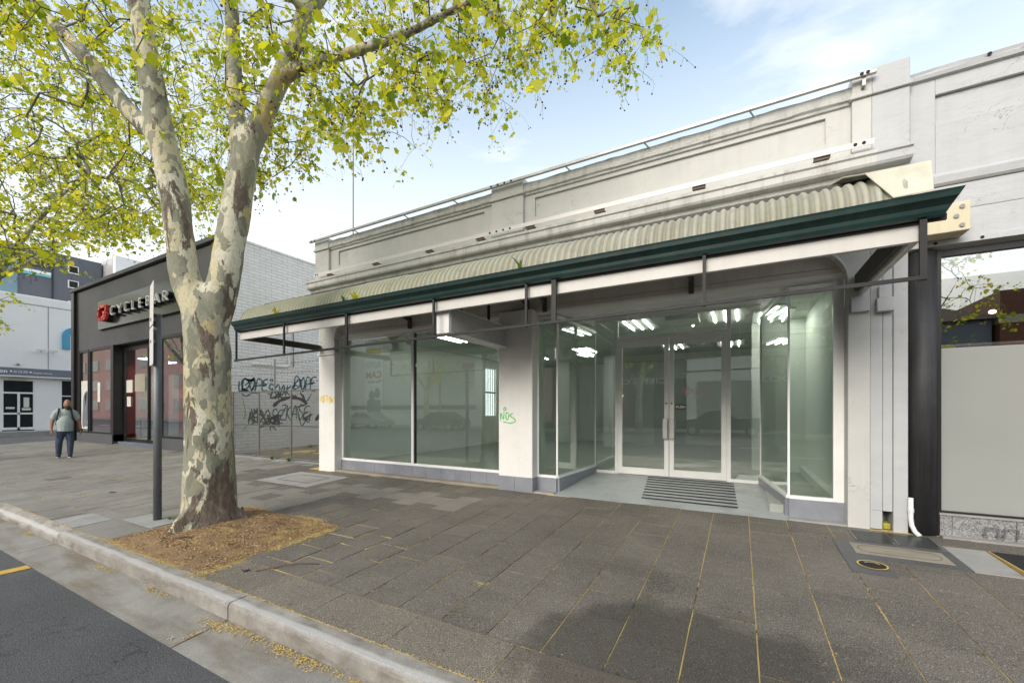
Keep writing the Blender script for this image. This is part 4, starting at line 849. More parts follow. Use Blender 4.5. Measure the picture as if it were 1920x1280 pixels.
nbp(MB().tube([(1.535, 5.69, .40), (1.535, 5.69, .44)], .026, 12), 'pipe_socket', 'pvc')
for i, (x, y) in enumerate(((2.0, 6.6), (2.45, 6.6))):
    t = thing('spotlight', (x, y, 2.6), ['glowing warm spotlight behind the upper glass nearest the dark column', 'glowing warm spotlight behind the upper glass at the right edge'][i], 'spotlight', 'warm spotlights in the grey shop')
    MB().tube([(x, y, 2.55), (x, y, 2.75)], .03, 12).build('housing', 'alu_black', t); MB().ell((x, y - .02, 2.535), (.03, .03, .02), 12, 8).build('bulb', 'warm', t)

# ================================================================ GYM (dark rendered building) and brick side wall
cy = thing('gym_building', (-18, 6.2, .2), 'charcoal rendered corner gym with tall black framed windows and white brick side', 'gym building')
def cyp(mb, name, mat, par=None, **k): return mb.build(name, mat, par or cy, **k)
CX0, CX1, CY = -23.9, -12.4, 6.2
cyp(MB().box(CX0 + .62, CX1 - .02, CY + .02, CY + .4, 3.80, 6.15), 'wall', 'charcoal')
cyp(MB().box(CX0, CX0 + .3, CY - .06, CY + .5, .17, 6.2).box(CX0 + .3, CX0 + .62, CY + .02, CY + .4, .17, 6.2), 'corner_post', 'alu_black', bevel=.02)
cyp(MB().box(CX0 - .05, CX1, CY - .09, CY + .5, 6.2, 6.33), 'parapet_cap', 'charcoal', bevel=.01)
cyp(MB().box(CX0, CX0 + .2, CY + .4, 22, .1, 6.2), 'side_wall', 'charcoal')
cyp(MB().box(CX1 - .25, CX1, CY + .0, 22, .1, 6.24).box(CX1 - .26, CX1 + .02, CY, 22, 6.24, 6.30), 'side_wall', 'brick')
cyp(MB().box(CX0, CX1 - .25, 8.5, 22, 5.8, 5.9), 'roof', 'band')
cyp(MB().box(CX0 + .62, -19.85, CY - .05, CY + .35, gz(6.1) - .03, .55), 'plinth', 'charcoal'); cyp(MB().box(-16.5, CX1 - .02, CY - .05, CY + .35, gz(6.1) - .03, .55), 'plinth', 'charcoal')
cyp(MB().box(-19.85, -16.5, CY + .1, 7.5, .15, .30).box(-19.85, -16.5, CY - .02, CY + .12, .15, .22), 'entry_step', 'band')
wx = [(-23.25, -22.45), (-22.25, -20.25), (-16.40, -12.65)]
for i, (a, b) in enumerate(wx):
    w_ = cyp(MB().box(a - .07, a, CY + .03, CY + .13, .55, 3.8).box(b, b + .07, CY + .03, CY + .13, .55, 3.8).box(a, b, CY + .03, CY + .13, 3.72, 3.8).box(a, b, CY + .03, CY + .13, .55, .62), 'window', 'alu_black')
    cyp(MB().box(a, b, CY + .075, CY + .083, .62, 3.72), 'pane', 'glass_gym', w_)
cyp(MB().box(-20.05, -19.85, CY - .02, CY + .3, .3, 3.8), 'door_post', 'alu_black'); cyp(MB().box(-16.65, -16.47, CY - .02, CY + .3, .3, 3.8), 'door_post', 'alu_black')
en = cyp(MB().box(-19.85, -16.65, 6.46, 6.54, 3.6, 3.8).box(-19.85, -19.77, 6.46, 6.54, .3, 3.6).box(-17.9, -17.82, 6.46, 6.54, .3, 3.6).box(-19.77, -16.65, 6.46, 6.54, .3, .42), 'entrance', 'alu_black')
cyp(MB().box(-19.77, -16.65, 6.496, 6.504, .42, 3.6), 'pane', 'glass_gym', en)
cyp(MB().box(-23.6, -12.7, 11.5, 11.6, .2, 4.5), 'inner_wall', 'inner'); cyp(MB().box(-23.69, -23.6, 6.6, 8.1, .25, 4.4), 'inner_wall', 'redwall'); cyp(MB().box(-23.66, -23.55, 8.1, 9.7, .25, 3.1), 'inner_panel', 'inner'); cyp(MB().box(-23.69, -23.6, 9.7, 11.5, .25, 4.4), 'inner_wall', 'redwall')
cyp(MB().box(-23.6, -12.7, 6.56, 11.5, .12, .25), 'inner_floor', 'palecon'); cyp(MB().box(-23.6, -12.7, CY + .45, 11.5, 4.4, 4.5), 'inner_ceiling', 'charcoal')
mb = MB()
for x, y0 in ((-19.1, 8.05), (-17.2, 7.9)): mb.box(x - .25, x + .25, y0, y0 + .04, .3, .33)
for n_, (x, z, w, h, m_) in enumerate(((-19.35, 2.3, .5, .45, 'paper'), (-19.4, 1.75, .32, .36, 'paper'), (-18.5, 2.4, .8, .6, 'tape'))): cyp(MB().box(x - w / 2, x + w / 2, 6.47, 6.475, z - h / 2, z + h / 2), 'notice', m_, en)
cyp(MB().box(-21.55, -21.30, CY + .06, CY + .066, 1.75, 2.5), 'notice', 'paper', None); cyp(MB().box(-14.6, -14.4, CY + .06, CY + .066, 1.75, 2.2), 'notice', 'paper', None)
cyp(MB().box(-23.2, -22.5, CY + .06, CY + .066, .7, 2.6), 'poster', 'paper', None); cyp(strokes([[(-22.95, .75), (-22.9, 1.6), (-22.7, 2.1), (-22.65, 1.4), (-22.7, .8)]], onwall(CY + .055), .13), 'poster_figure', 'band')
for i, (x, y) in enumerate(((-20.6, 7.6), (-22.3, 8.6), (-15.0, 8.6))):
    t = thing('ceiling_light', (x, y, 4.3), ['strip light glowing inside the gym entrance', 'strip light glowing inside the gym behind the left window', 'strip light glowing inside the gym behind the window beside the tree'][i], 'ceiling light', 'strip lights in the gym')
    MB().box(x - .8, x + .8, y - .24, y + .24, 3.52, 3.58).build('housing', 'troffer', t); MB().box(x - .75, x + .75, y - .2, y + .2, 3.49, 3.515).build('tube', 'tube', t)
    MB().tube([(x, y, 3.58), (x, y, 4.4)], .012, 6).build('cable', 'alu_black', t)
# chairs inside
ch = thing('lobby_chair', (-20.8, 7.6, .25), 'dark wire framed chair inside the gym entrance', 'chair')
MB().tube([(-20.8, 7.3, .25), (-20.8, 7.3, 1.05), (-20.8, 7.36, 1.12), (-20.8, 7.84, 1.12), (-20.8, 7.9, 1.05), (-20.8, 7.9, .25)], .02, 8).build('frame', 'alu_black', ch, True); MB().box(-21.3, -20.8, 7.3, 7.9, .70, .74).build('seat', 'alu_black', ch, bevel=.01)
# sign
sg = thing('gym_sign', (-18, CY, 4.43), 'long glossy black sign board with red emblem and white raised letters', 'sign')
MB().box(-21.05, -14.78, CY - .08, CY + .02, 4.43, 5.47).build('board', 'signpanel', sg, bevel=.006)
def rect_letters(ch):
    A = {'C': [[(.95, .88), (.75, 1), (.3, 1), (0, .8), (0, .2), (.3, 0), (.75, 0), (.95, .12)]], 'Y': [[(0, 1), (.5, .45)], [(1, 1), (.5, .45)], [(.5, .45), (.5, 0)]], 'L': [[(0, 1), (0, 0)], [(0, 0), (.85, 0)]],
         'E': [[(0, 1), (0, 0)], [(0, 1), (.9, 1)], [(0, .5), (.75, .5)], [(0, 0), (.9, 0)]], 'B': [[(0, 0), (0, 1), (.6, 1), (.85, .88), (.85, .64), (.6, .52), (0, .52)], [(.6, .52), (.95, .40), (.95, .12), (.65, 0), (0, 0)]],
         'A': [[(0, 0), (.5, 1), (1, 0)], [(.2, .33), (.8, .33)]], 'R': [[(0, 0), (0, 1), (.6, 1), (.9, .85), (.9, .62), (.6, .47), (0, .47)], [(.5, .47), (.95, 0)]]}
    return A[ch]
def line_letter(ch, x, z, w, h, t, y0, y1):
    mb = MB()
    for ln in rect_letters(ch):
        for (a, b) in zip(ln[:-1], ln[1:]):
            p = Vector((x + a[0] * w, z + a[1] * h)); q = Vector((x + b[0] * w, z + b[1] * h)); d = (q - p).normalized(); nn = Vector((-d.y, d.x)) * t; p = p - d * t * .8; q = q + d * t * .8
            mb.prism([((p - nn).x, y0, (p - nn).y), ((q - nn).x, y0, (q - nn).y), ((q + nn).x, y0, (q + nn).y), ((p + nn).x, y0, (p + nn).y)], (0, y1 - y0, 0))
    return mb
for c, x, w in (('C', -19.35, .30), ('Y', -18.78, .34), ('C', -18.2, .31), ('L', -17.62, .22), ('E', -17.10, .22), ('B', -16.57, .24), ('A', -16.05, .33), ('R', -15.45, .26)):
    o = line_letter(c, x, 4.775, w, .28, .0125, 5.94, 6.0).build('letter', 'letter', sg)
    line_letter(c, x + .004, 4.775, w, .28, .010, 6.0, CY - .08).build('letter_return', 'hole', o)
em = line_letter('C', 0, 0, 0, 0, 0, 0, 0) if False else strokes([], onwall(0), .01)
def thick(lines, w, y0, y1):
    mb = MB()
    for ln in lines:
        for (a, b) in zip(ln[:-1], ln[1:]):
            p = Vector(a); q = Vector(b); d = (q - p).normalized(); nn = Vector((-d.y, d.x)) * w; p = p - d * w * .6; q = q + d * w * .6
            mb.prism([((p - nn).x, y0, (p - nn).y), ((q - nn).x, y0, (q - nn).y), ((q + nn).x, y0, (q + nn).y), ((p + nn).x, y0, (p + nn).y)], (0, y1 - y0, 0))
    return mb
EL = [[(-19.72, 4.98), (-19.68, 5.12), (-19.80, 5.15), (-20.22, 5.14), (-20.36, 5.02), (-20.38, 4.80), (-20.30, 4.70), (-20.12, 4.68), (-19.92, 4.68), (-19.74, 4.74), (-19.68, 4.84), (-19.74, 4.92), (-19.95, 4.92)], [(-20.10, 4.70), (-19.86, 4.84)]]
em = thick(EL, .045, 5.92, 6.0).build('emblem', 'red', sg); thick(EL, .04, 6.0, CY - .08).build('emblem_return', 'hole', em)

# graffiti on the brick wall (on the wall's face at X = -12.4)
def ph(a, b):                                                      # a, b: metres along and up the brick wall
    return (CX1 + .004, a, b)
def scr(word, a0, b0, w, h):
    out = []; x = a0
    wob = lambda q, k: q + .035 * mnoise.noise((k * 7.3 + q * 9, k, a0))
    sh = {'D': [[(0, 0), (0, 1), (.7, .8), (.8, .3), (0, 0)]], 'O': [[(.4, 1), (0, .5), (.4, 0), (.8, .5), (.4, 1)]], 'P': [[(0, -.1), (.05, 1), (.7, .9), (.6, .5), (.05, .45)]], 'E': [[(.8, 1), (.1, .95), (0, .5), (.6, .55), (0, .5), (.1, .05), (.9, 0)]], 'S': [[(.8, .9), (.3, 1), (.1, .7), (.7, .4), (.5, 0), (0, .1)]],
          'K': [[(0, 1), (.05, 0)], [(.7, 1), (.1, .5), (.9, -.1)]], 'L': [[(.1, 1), (0, 0), (.7, .1)]], 'A': [[(0, 0), (.4, 1), (.8, 0)], [(.1, .4), (.9, .35)]], 'Z': [[(0, 1), (.8, .95), (.1, .05), (.9, 0)]], '"': [[(.1, 1.1), (.15, .85)], [(.35, 1.1), (.4, .85)]], '-': [[(0, .5), (.9, .6)]]}
    for c in word:
        for ln in sh.get(c, []): out.append([(wob(x + p[0] * w * 1.15 + p[1] * w * .35, i), wob(b0 + p[1] * h * (1 + .25 * mnoise.noise((x * 5, 1, 2))), i + 3)) for i, p in enumerate(ln)])
        x += w * 1.1
    return out
bw = [c for c in cy.children if c.name.startswith('side_wall')][-1]
L1 = [[(7.4, 1.80), (7.7, 1.84), (8.0, 1.79)], [(7.55, 1.86), (7.6, 1.76)], [(7.65, 1.86), (7.7, 1.76)], [(6.62, 1.90), (6.75, 1.84), (6.9, 1.94), (7.1, 1.92)], [(7.1, .92), (7.4, 1.0), (7.62, .82)], [(7.45, .98), (7.42, .84)], [(8.3, 1.5), (8.45, .95), (8.65, 1.2)], [(8.5, 1.95), (8.62, 1.72), (8.8, 1.98)]] + scr('DOPE"', 6.62, 2.02, .17, .34) + scr('SOAKE', 7.35, 1.90, .17, .32) + scr('DOPE', 8.20, 2.10, .17, .40) + scr('LOOSE', 6.80, 1.05, .19, .40) + scr('ZKASE', 7.72, 1.15, .18, .45) + scr('SEDO', 7.1, .98, .14, .22)
for q in range(16):
    a0, b0 = random.choice(((6.7, 2.1), (7.5, 1.95), (8.3, 2.15), (6.9, 1.2), (7.4, 1.05), (8.0, 1.3), (8.5, 1.2))); L1.append([(a0 + .36 * random.uniform(-.5, 1) , b0 + random.uniform(-.16, .30)) for _ in range(random.randint(3, 6))])
cyp(strokes(L1, ph, .020), 'teal_tags', 'teal_paint', bw)
cyp(strokes([[(7.52, 1.55), (7.75, 1.74), (8.1, 1.84), (8.45, 1.78), (8.62, 1.64)]], ph, .050), 'black_arrow', 'black_paint', bw)
cyp(strokes([[(8.40, 2.02), (8.50, 1.85), (8.63, 1.63)], [(8.28, 1.52), (8.45, 1.58), (8.63, 1.64)]], ph, .022), 'black_arrow_head', 'black_paint', bw)
cyp(strokes([[(9.25, 2.75), (9.3, 2.1), (9.25, 1.6)]], ph, .13), 'black_bar', 'black_paint', bw); cyp(strokes([[(8.95, 1.1), (9.25, 1.35), (9.4, 1.0)]], ph, .06), 'black_mark', 'black_paint', bw)
cyp(strokes([[(6.64, 1.75), (6.72, 1.4), (6.66, 1.2), (6.74, 1.25), (6.66, 1.45)], [(6.64, 1.05), (6.76, 1.0), (6.66, .9), (6.76, .88)]], ph, .012), 'green_scrawl', 'green_paint', bw)
cyp(MB().tube([(CX1 + .05, 6.9, 2.78), (CX1 + .05, 7.9, 2.78), (CX1 + .05, 8.0, 2.84), (CX1 + .05, 8.0, 3.1)], .028, 8), 'drain_pipe', 'white', bw); cyp(MB().tube([(CX1 + .04, 8.15, 2.8), (CX1 + .04, 8.15, 5.0)], .014, 6), 'conduit', 'steelwire', bw)
# pole mast behind
an = thing('aerial_mast', (-10.64, 9, 0), 'tall thin grey mast rising behind the left end of the parapet', 'mast')
MB().tube([(-10.64, 9, .3), (-10.64, 9, 12.2)], .022, 8).build('mast', 'steelwire', an)
# chain link fence
fe = thing('chain_link_fence', (-10.2, 6.35, .2), 'chain link fence with barbed wire strands closing the gap beside the shop', 'fence')
FX0, FX1, FY = -12.38, -7.84, 6.35
def fz(x): return .215
mb = MB(); S2 = .062; z0, z1 = .26, 1.92; H = z1 - z0
for sgn in (1, -1):
    a = FX0 - H
    while a < FX1 + H:
        xa, xb = (a, a + H) if sgn == 1 else (a + H, a); lo, hi = max(FX0, min(xa, xb)), min(FX1, max(xa, xb))
        if hi > lo:
            f = lambda x: z0 + (x - xa) / (xb - xa) * H; mb.tube([(lo, FY + .003 * sgn, f(lo)), (hi, FY + .003 * sgn, f(hi))], .0032, 3, False)
        a += S2
mb.build('wire_mesh', 'steelwire', fe, fix=False)
for z in (.235, 1.05, 1.93): MB().tube([(FX0, FY + .02, z), (FX1, FY + .02, z)], .017, 8).build('rail', 'steelwire', fe)
for x in (-12.36, -11.12, -9.75, -7.87): MB().tube([(x, FY + .02, .17), (x, FY + .02, 1.95)], .021, 8).build('post', 'steelwire', fe)
MB().tube([(-10.45, FY + .03, 1.9), (-10.45, FY + .03, 2.75)], .02, 8).build('post', 'steelwire', fe)
mb = MB()
for z in (2.15, 2.38, 2.62):
    mb.tube([(FX0 + (FX1 - FX0) * k / 12, FY, z - .03 * math.sin(math.pi * (k % 6) / 6)) for k in range(13)], .0035, 4)
    for x in np.arange(FX0, FX1, .14): mb.box(x - .012, x + .012, FY - .012, FY + .012, z - .014, z + .002)
mb.build('barbed_wire', 'steelwire', fe)

# ================================================================ far left buildings
wb = thing('white_building', (-38, 6, .2), 'white rendered corner building with grey sign band and glazed doors across the side street', 'building')
def wbp(mb, name, mat, par=None, **k): return mb.build(name, mat, par or wb, **k)
XW = -38.0
wbp(MB().box(-60, XW, 3.5, 6.9, .1, 3.42).box(-60, XW, 8.19, 9.32, .1, 3.42).box(-60, XW, 9.85, 20, .1, 3.42).box(-60, XW, 6.9, 8.19, 3.27, 3.42).box(-60, XW, 9.32, 9.85, 3.3, 3.42).box(-60, XW + .02, 3.4, 20, 3.95, 7.85).box(-60, XW - .4, 3.5, 20, 3.42, 3.95), 'wall', 'whitebld')
wbp(MB().box(-60, XW + .06, 3.35, 20, 7.87, 8.42), 'parapet', 'whitebld', bevel=.05)
bd = wbp(MB().box(XW - .4, XW + .35, 3.3, 20, 3.48, 3.95), 'sign_band', 'band'); wbp(MB().box(XW - .4, XW + .40, 3.3, 20, 3.42, 3.48), 'band_trim', 'whitebld')
text_on('sion', .30, (XW + .354, 6.55, 3.63), (0, 1, 0), 'lettering', 'letter', bd, .004, .006); text_on('03 123 293', .17, (XW + .354, 7.28, 3.66), (0, 1, 0), 'lettering', 'letter', bd, .003, .002, .55); text_on('singular.com.au', .13, (XW + .354, 8.05, 3.66), (0, 1, 0), 'lettering', 'letter', bd, .003, .001, .8)
mb = MB().disc((XW + .352, 7.18, 3.73), .05, 'x', 12, .006).disc((XW + .352, 7.95, 3.72), .05, 'x', 12, .006); wbp(mb, 'sign_icon', 'letter', bd)
wbp(MB().box(XW + .02, XW + .03, 8.74, 8.77, 3.95, 8.4), 'expansion_joint', 'band')
dr = wbp(MB().box(XW - .10, XW - .02, 6.9, 6.96, .25, 3.27).box(XW - .10, XW - .02, 8.13, 8.19, .25, 3.27).box(XW - .10, XW - .02, 6.96, 8.13, 2.42, 2.52).box(XW - .10, XW - .02, 6.96, 8.13, 3.2, 3.27).box(XW - .10, XW - .02, 7.50, 7.60, .25, 2.42).box(XW - .10, XW - .02, 6.96, 8.13, 1.18, 1.28).box(XW - .10, XW - .02, 6.96, 8.13, .25, .40), 'double_door', 'alu')
wbp(MB().box(XW - .07, XW - .06, 6.96, 8.13, .4, 3.2), 'pane', 'win_dark', dr); wbp(MB().box(XW - .055, XW - .05, 7.75, 7.98, 1.6, 2.2), 'notice', 'paper', dr); wbp(MB().box(XW - .055, XW - .05, 7.05, 7.4, 1.5, 1.62), 'notice', 'paper', dr); wbp(MB().box(XW - .055, XW - .05, 7.68, 8.05, 1.42, 1.56), 'notice', 'paper', dr)
w2 = wbp(MB().box(XW - .10, XW - .02, 9.32, 9.36, .6, 3.3).box(XW - .10, XW - .02, 9.36, 9.85, 2.3, 2.36), 'window', 'alu'); wbp(MB().box(XW - .07, XW - .06, 9.36, 9.85, .6, 3.3), 'pane', 'win_dark', w2)
wbp(MB().box(XW, XW + .05, 7.15, 7.85, 3.24, 3.34), 'door_lamp', 'creamblock')
for y in (8.45, 8.95): wbp(MB().tube([(XW + .02, y, 5.05), (XW + .5, y - .1, 5.1), (XW + .55, y - .1, 5.05)], .03, 6).box(XW + .45, XW + .6, y - .3, y + .1, 5.05, 5.15), 'wall_lamp', 'signwhite')
wbp(MB().tube([(XW + .02, 7.5, 4.2), (XW + .15, 7.5, 4.15)], .07, 10), 'camera_dome', 'rail')
mb = MB(); nN = 10; po = [(9.345, 5.34), (9.345, 6.2)] + [(9.99 - .645 * math.cos(a), 6.2 + .58 * math.sin(a)) for a in np.linspace(0, math.pi, nN)] + [(10.63, 5.34), (10.28, 5.34), (10.28, 6.2)] + [(9.99 - .29 * math.cos(a), 6.2 + .26 * math.sin(a)) for a in np.linspace(math.pi, 0, nN)] + [(9.70, 5.34)]
mb.prism([(XW + .03, y, z) for y, z in po], (.12, 0, 0)); bs = mb.build('wall_sign', 'blue', None, label='big blue letter n sign fixed on the white building', category='sign')
pvm = MB().box(-38.6, -36.4, 3.2, 40, -.1, .19); struct(pvm, 'far_pavement', 'palecon')
gb = thing('grey_building', (-50, 12, .2), 'slate grey multi storey block with small white framed openings behind the white building', 'building')
def gbp(mb, name, mat, par=None, **k): return mb.build(name, mat, par or gb, **k)
gbp(MB().box(-70, -48, 5, 14.2, .1, 14.0), 'wall', 'greybld'); gbp(MB().box(-48, -47.9, 11.27, 11.33, 8, 14), 'cladding_joint', 'alu_black')
for z in (9.7, 11.4, 12.6):
    for y in (12.15,):
        f_ = gbp(MB().box(-48, -47.88, y, y + .62, z, z + .62), 'vent_window', 'whitebld'); gbp(MB().box(-47.9, -47.87, y + .06, y + .56, z + .06, z + .56), 'louvre', 'hole', f_)
gbp(MB().box(-48, -47.9, 9.6, 11.2, 11.9, 12.1), 'stripe', 'teal'); gbp(MB().box(-48, -47.9, 9.6, 11.2, 12.1, 12.3), 'stripe', 'whitebld'); gbp(MB().box(-48, -47.9, 5, 9.45, 9, 13), 'glazed_bay', paint('blue_glass', (.16, .27, .33), .15, .1, 1, 0)); gbp(MB().box(-48, -47.92, 9.6, 11.2, 12.6, 13.4), 'window', 'win_dark')
rb_ = thing('ribbed_shed', (-50, 18, .2), 'white ribbed metal wall rising behind the gym roof', 'building')
mb = MB()
for k in range(60): y = 14.3 + .2 * k; mb.box(-46 - .03 * (k % 2), -45.5, y, y + .2, .2, 14.3)
mb.build('ribbed_wall', 'whitebld', rb_); MB().box(-60, -46.1, 14.3, 26, .2, 14.2).build('roof', 'rail', rb_)
tb = thing('charcoal_tower', (-48, 22, .2), 'charcoal box shaped building rising behind the gym parapet', 'building')
MB().box(-56, -41, 19, 26, .2, 14.6).build('wall', 'charcoal', tb); MB().box(-56.2, -40.8, 18.8, 26.2, 14.6, 14.9).build('roof_edge', 'alu_black', tb)

# ================================================================ opposite side of the street (seen in the glass)
ob_ = thing('auto_shop', (-34, -20, 0), 'white walled car service shop mirrored in the left shop window', 'building')
def obp(mb, name, mat, par=None, **k): return mb.build(name, mat, par or ob_, **k)
obp(MB().box(-62, -19, -32, -19.6, -.1, 9), 'wall', 'offwhite'); obp(MB().box(-56, -21, -19.6, -19.5, 1.5, 1.9).box(-56, -48, -19.6, -19.55, 0, 3), 'wall_band', 'darkbld')
bn = thing('wall_banner', (-33, -19.5, 1), 'tall white service banner with red lettering mirrored in the left window', 'banner')
MB().box(-35.2, -32.6, -19.58, -19.5, .8, 8.2).build('sheet', 'letter', bn); MB().box(-34.9, -32.9, -19.5, -19.47, 6.9, 7.9).build('panel', 'yellow_sign', bn)
text_on('AUTO', .9, (-32.8, -19.49, 5.9), (-1, 0, 0), 'lettering', 'band', bn, .01, .01, 2.2); text_on('CAM', 1.0, (-32.75, -19.49, 4.8), (-1, 0, 0), 'lettering', 'signred', bn, .01, .03, 2.3); text_on('Fleet Repair', .4, (-32.8, -19.49, 4.3), (-1, 0, 0), 'lettering', 'band', bn, .01, .01, 2.1)
MB().ell((-34.2, -19.5, 2.9), (.45, .03, .6)).ell((-33.4, -19.5, 3.2), (.4, .03, .55)).box(-34.9, -32.9, -19.5, -19.47, 1.2, 2.5).build('picture', 'polegrey', bn)
ys = thing('pylon_sign', (-25, -18.5, 0), 'yellow box sign on a pole before the white car service shop', 'sign'); MB().tube([(-24.2, -18.4, -.05), (-24.2, -18.4, 7.2)], .10, 10).build('pole', 'polegrey', ys); MB().box(-26.0, -24.1, -18.5, -18.3, 3.9, 5.2).build('panel', 'yellow_sign', ys, bevel=.03)
MB().box(-24.6, -23.6, -18.5, -18.3, 5.5, 7.0).build('panel', 'bandstone', ys)
gk = thing('corner_shop', (-12, -20, 0), 'dark fronted shop with raised white letters mirrored in the door glass', 'building')
MB().box(-19, -3.6, -32, -19.6, -.1, 5.4).build('wall', 'darkbld', gk); MB().box(-19, -3.5, -32, -19.5, 5.4, 5.6).build('parapet', 'band', gk); MB().box(-18.6, -13.5, -19.6, -19.5, .4, 4.9).build('side_panel', 'pinkbrick', gk)
text_on('SCIENTOLOGY', .62, (-4.5, -19.55, 3.55), (-1, 0, 0), 'lettering', 'letter', gk, .03, .004, 7.0)
MB().box(-8.9, -8.2, -19.58, -19.5, .6, 2.9).build('door', 'redbrick', gk); MB().ell((-8.55, -19.45, 2.6), (.1, .05, .1)).build('lamp', emit('shop_lamp', (1, .8, .5), 8), gk)
MB().box(-12.5, -9.5, -19.6, -19.52, .5, 2.6).build('window', 'win_dark', gk)
rs = thing('roller_garage', (0, -20, 0), 'pale garage with grey roller shutters mirrored in the right door', 'building')
MB().box(-3.6, 1.4, -32, -19.6, -.1, 5.6).build('wall', 'offwhite', rs); mb = MB()
for k in range(24): mb.box(-2.9, .8, -19.6 , -19.53 - .012 * (k % 2), .0 + .15 * k, .15 + .15 * k)
mb.build('roller_shutter', 'roller', rs)
br_ = thing('brick_terrace', (5, -20, 0), 'low hip roofed building mirrored behind the spotlights at right', 'building')
MB().box(1.4, 11.6, -32, -19.6, -.1, 6.2).build('wall', 'band', br_); MB().add([(1.2, -19.2, 6.2), (11.8, -19.2, 6.2), (11.8, -32, 6.2), (1.2, -32, 6.2), (4.5, -23, 8.2), (9.0, -23, 8.2), (9.0, -29, 8.2), (4.5, -29, 8.2)], [(0, 1, 5, 4), (1, 2, 6, 5), (2, 3, 7, 6), (3, 0, 4, 7), (4, 5, 6, 7)]).build('roof', 'rooftile', br_)
rbk = thing('brick_hall', (16, -20, 0), 'tall red brick hall with a pale band mirrored in the right window', 'building')
MB().box(11.75, 34, -34, -19.2, -.1, 7.6).build('wall', 'redbrick', rbk); MB().box(11.7, 34, -34, -19.14, 5.9, 6.3).build('stone_band', 'bandstone', rbk)
pk = thing('pink_block', (-85, -22, 0), 'pink rendered four storey block mirrored in the gym windows', 'building')
MB().box(-150, -62.5, -40, -21, -.1, 15).build('wall', 'pinkbrick', pk)
for x in np.arange(-146, -64, 7):
    for z in (1.2, 5.2, 9.2):
        f_ = MB().box(x, x + 3.4, -21.0, -20.9, z, z + 2.3).build('window', 'bandstone', pk); MB().box(x + .15, x + 3.25, -20.9, -20.86, z + .15, z + 2.15).build('pane', 'win_dark', f_)
def car(label, x, y, s, mat, pickup=False):
    t = thing('parked_car', (x, y, -.16), label, 'car', 'cars along the opposite kerb'); z = -.16
    def X(u): return x + s * u
    side = [(-2.2, .35), (-2.25, .62), (-2.1, .82), (-1.25, .95), (-.55, 1.42), (.75, 1.45), (1.5, 1.0), (2.1, .92), (2.2, .6), (2.15, .35)] if not pickup else [(-2.5, .4), (-2.55, .75), (-2.4, .95), (-1.4, 1.08), (-.7, 1.62), (.5, 1.62), (.7, 1.15), (2.5, 1.1), (2.55, .6), (2.45, .4)]
    MB().prism([(X(a), y - .86, z + b) for a, b in side], (0, 1.72, 0)).build('body', mat, t, bevel=.09)
    wn_ = [(-1.12, .95), (-.5, 1.36), (.7, 1.38), (1.3, .98)] if not pickup else [(-1.25, 1.1), (-.65, 1.55), (.42, 1.55), (.5, 1.12)]
    MB().prism([(X(a), y - .875, z + b) for a, b in wn_], (0, 1.75, 0)).build('side_window', 'win_dark', t)
    for u in ((-1.4, 1.35) if not pickup else (-1.6, 1.6)):
        for q in (-.80, .80):
            w_ = MB().tube([(X(u), y + q - .1, z + .33), (X(u), y + q + .1, z + .33)], .33, 20).build('wheel', 'tyre', t); MB().tube([(X(u), y + q - .11, z + .33), (X(u), y + q + .11, z + .33)], .19, 14).build('rim', 'rail', w_)
    for q in (-.6, .6): MB().ell((X(-2.17 if not pickup else -2.47), y + q, z + .7), (.08, .16, .08)).build('headlight', 'letter', t); MB().ell((X(2.13 if not pickup else 2.5), y + q, z + .75), (.06, .14, .1)).build('tail_light', 'lamp_red', t)
car('black pickup mirrored in the right door glass', -1.0, -13.9, 1, 'car_black', True)
car('silver car parked across the road mirrored in the left window', -28.5, -14.0, -1, 'car_silver'); car('dark car mirrored beside the mullion of the left window', -20.5, -14.0, 1, 'car_black'); car('white car parked outside the white walled service shop', -35.0, -14.0, 1, 'car_white')
bus = thing('red_van', (-38, -8.6, -.16), 'red van mirrored in the gym entrance glass', 'van')
MB().prism([(-44, -9.7, .25), (-44, -9.7, 2.3), (-43.7, -9.7, 2.6), (-39.6, -9.7, 2.6), (-38.8, -9.7, 1.6), (-38, -9.7, 1.4), (-38, -9.7, .25)], (0, 2, 0)).build('body', 'red', bus, bevel=.1); MB().box(-43.4, -39.8, -9.72, -7.68, 1.5, 2.3).build('side_window', 'win_dark', bus)
for u in (-43, -39):
    for q in (-9.5, -7.9): MB().tube([(u, q - .12, .2), (u, q + .12, .2)], .36, 18).build('wheel', 'tyre', bus)

# ================================================================ sign pole
sp = thing('parking_sign', (-6.565, 2.475, gz(2.475)), 'grey steel pole with two edge-on white parking signs in front of the tree', 'parking sign')
MB().tube([(-6.565, 2.475, gz(2.475) - .02), (-6.565, 2.475, 2.66)], .044, 20).build('pole', 'polegrey', sp, True); MB().tube([(-6.565, 2.475, 2.655), (-6.565, 2.475, 2.675)], .047, 20).build('pole_cap', 'polegrey', sp)
def plate_sign(z0, z1, y0, y1, lean, nm):
    mb = MB(); n = 6; vs = []
    d = Vector((-.30, -.953, 0)).normalized() if False else Vector((-.80, .02, 0))
    c0 = Vector((-6.575, 2.415, 0)); u = Vector((-.965, .262, 0)).normalized()   # runs nearly along the line of sight
    nn = Vector((-u.y, u.x, 0)) * .0015
    pts = [(y0, z0 + .03), (y0 + .02, z0), (y1 - .02, z0), (y1, z0 + .03), (y1, z1 - .03), (y1 - .02, z1), (y0 + .02, z1), (y0, z1 - .03)]
    p3 = [c0 + u * a + Vector((0, 0, b)) + Vector((lean * (b - z0), 0, 0)) for a, b in pts]
    mb.prism([p - nn for p in p3], nn * 2); o = mb.build(nm, 'signwhite', sp)
    return o, c0, u, nn
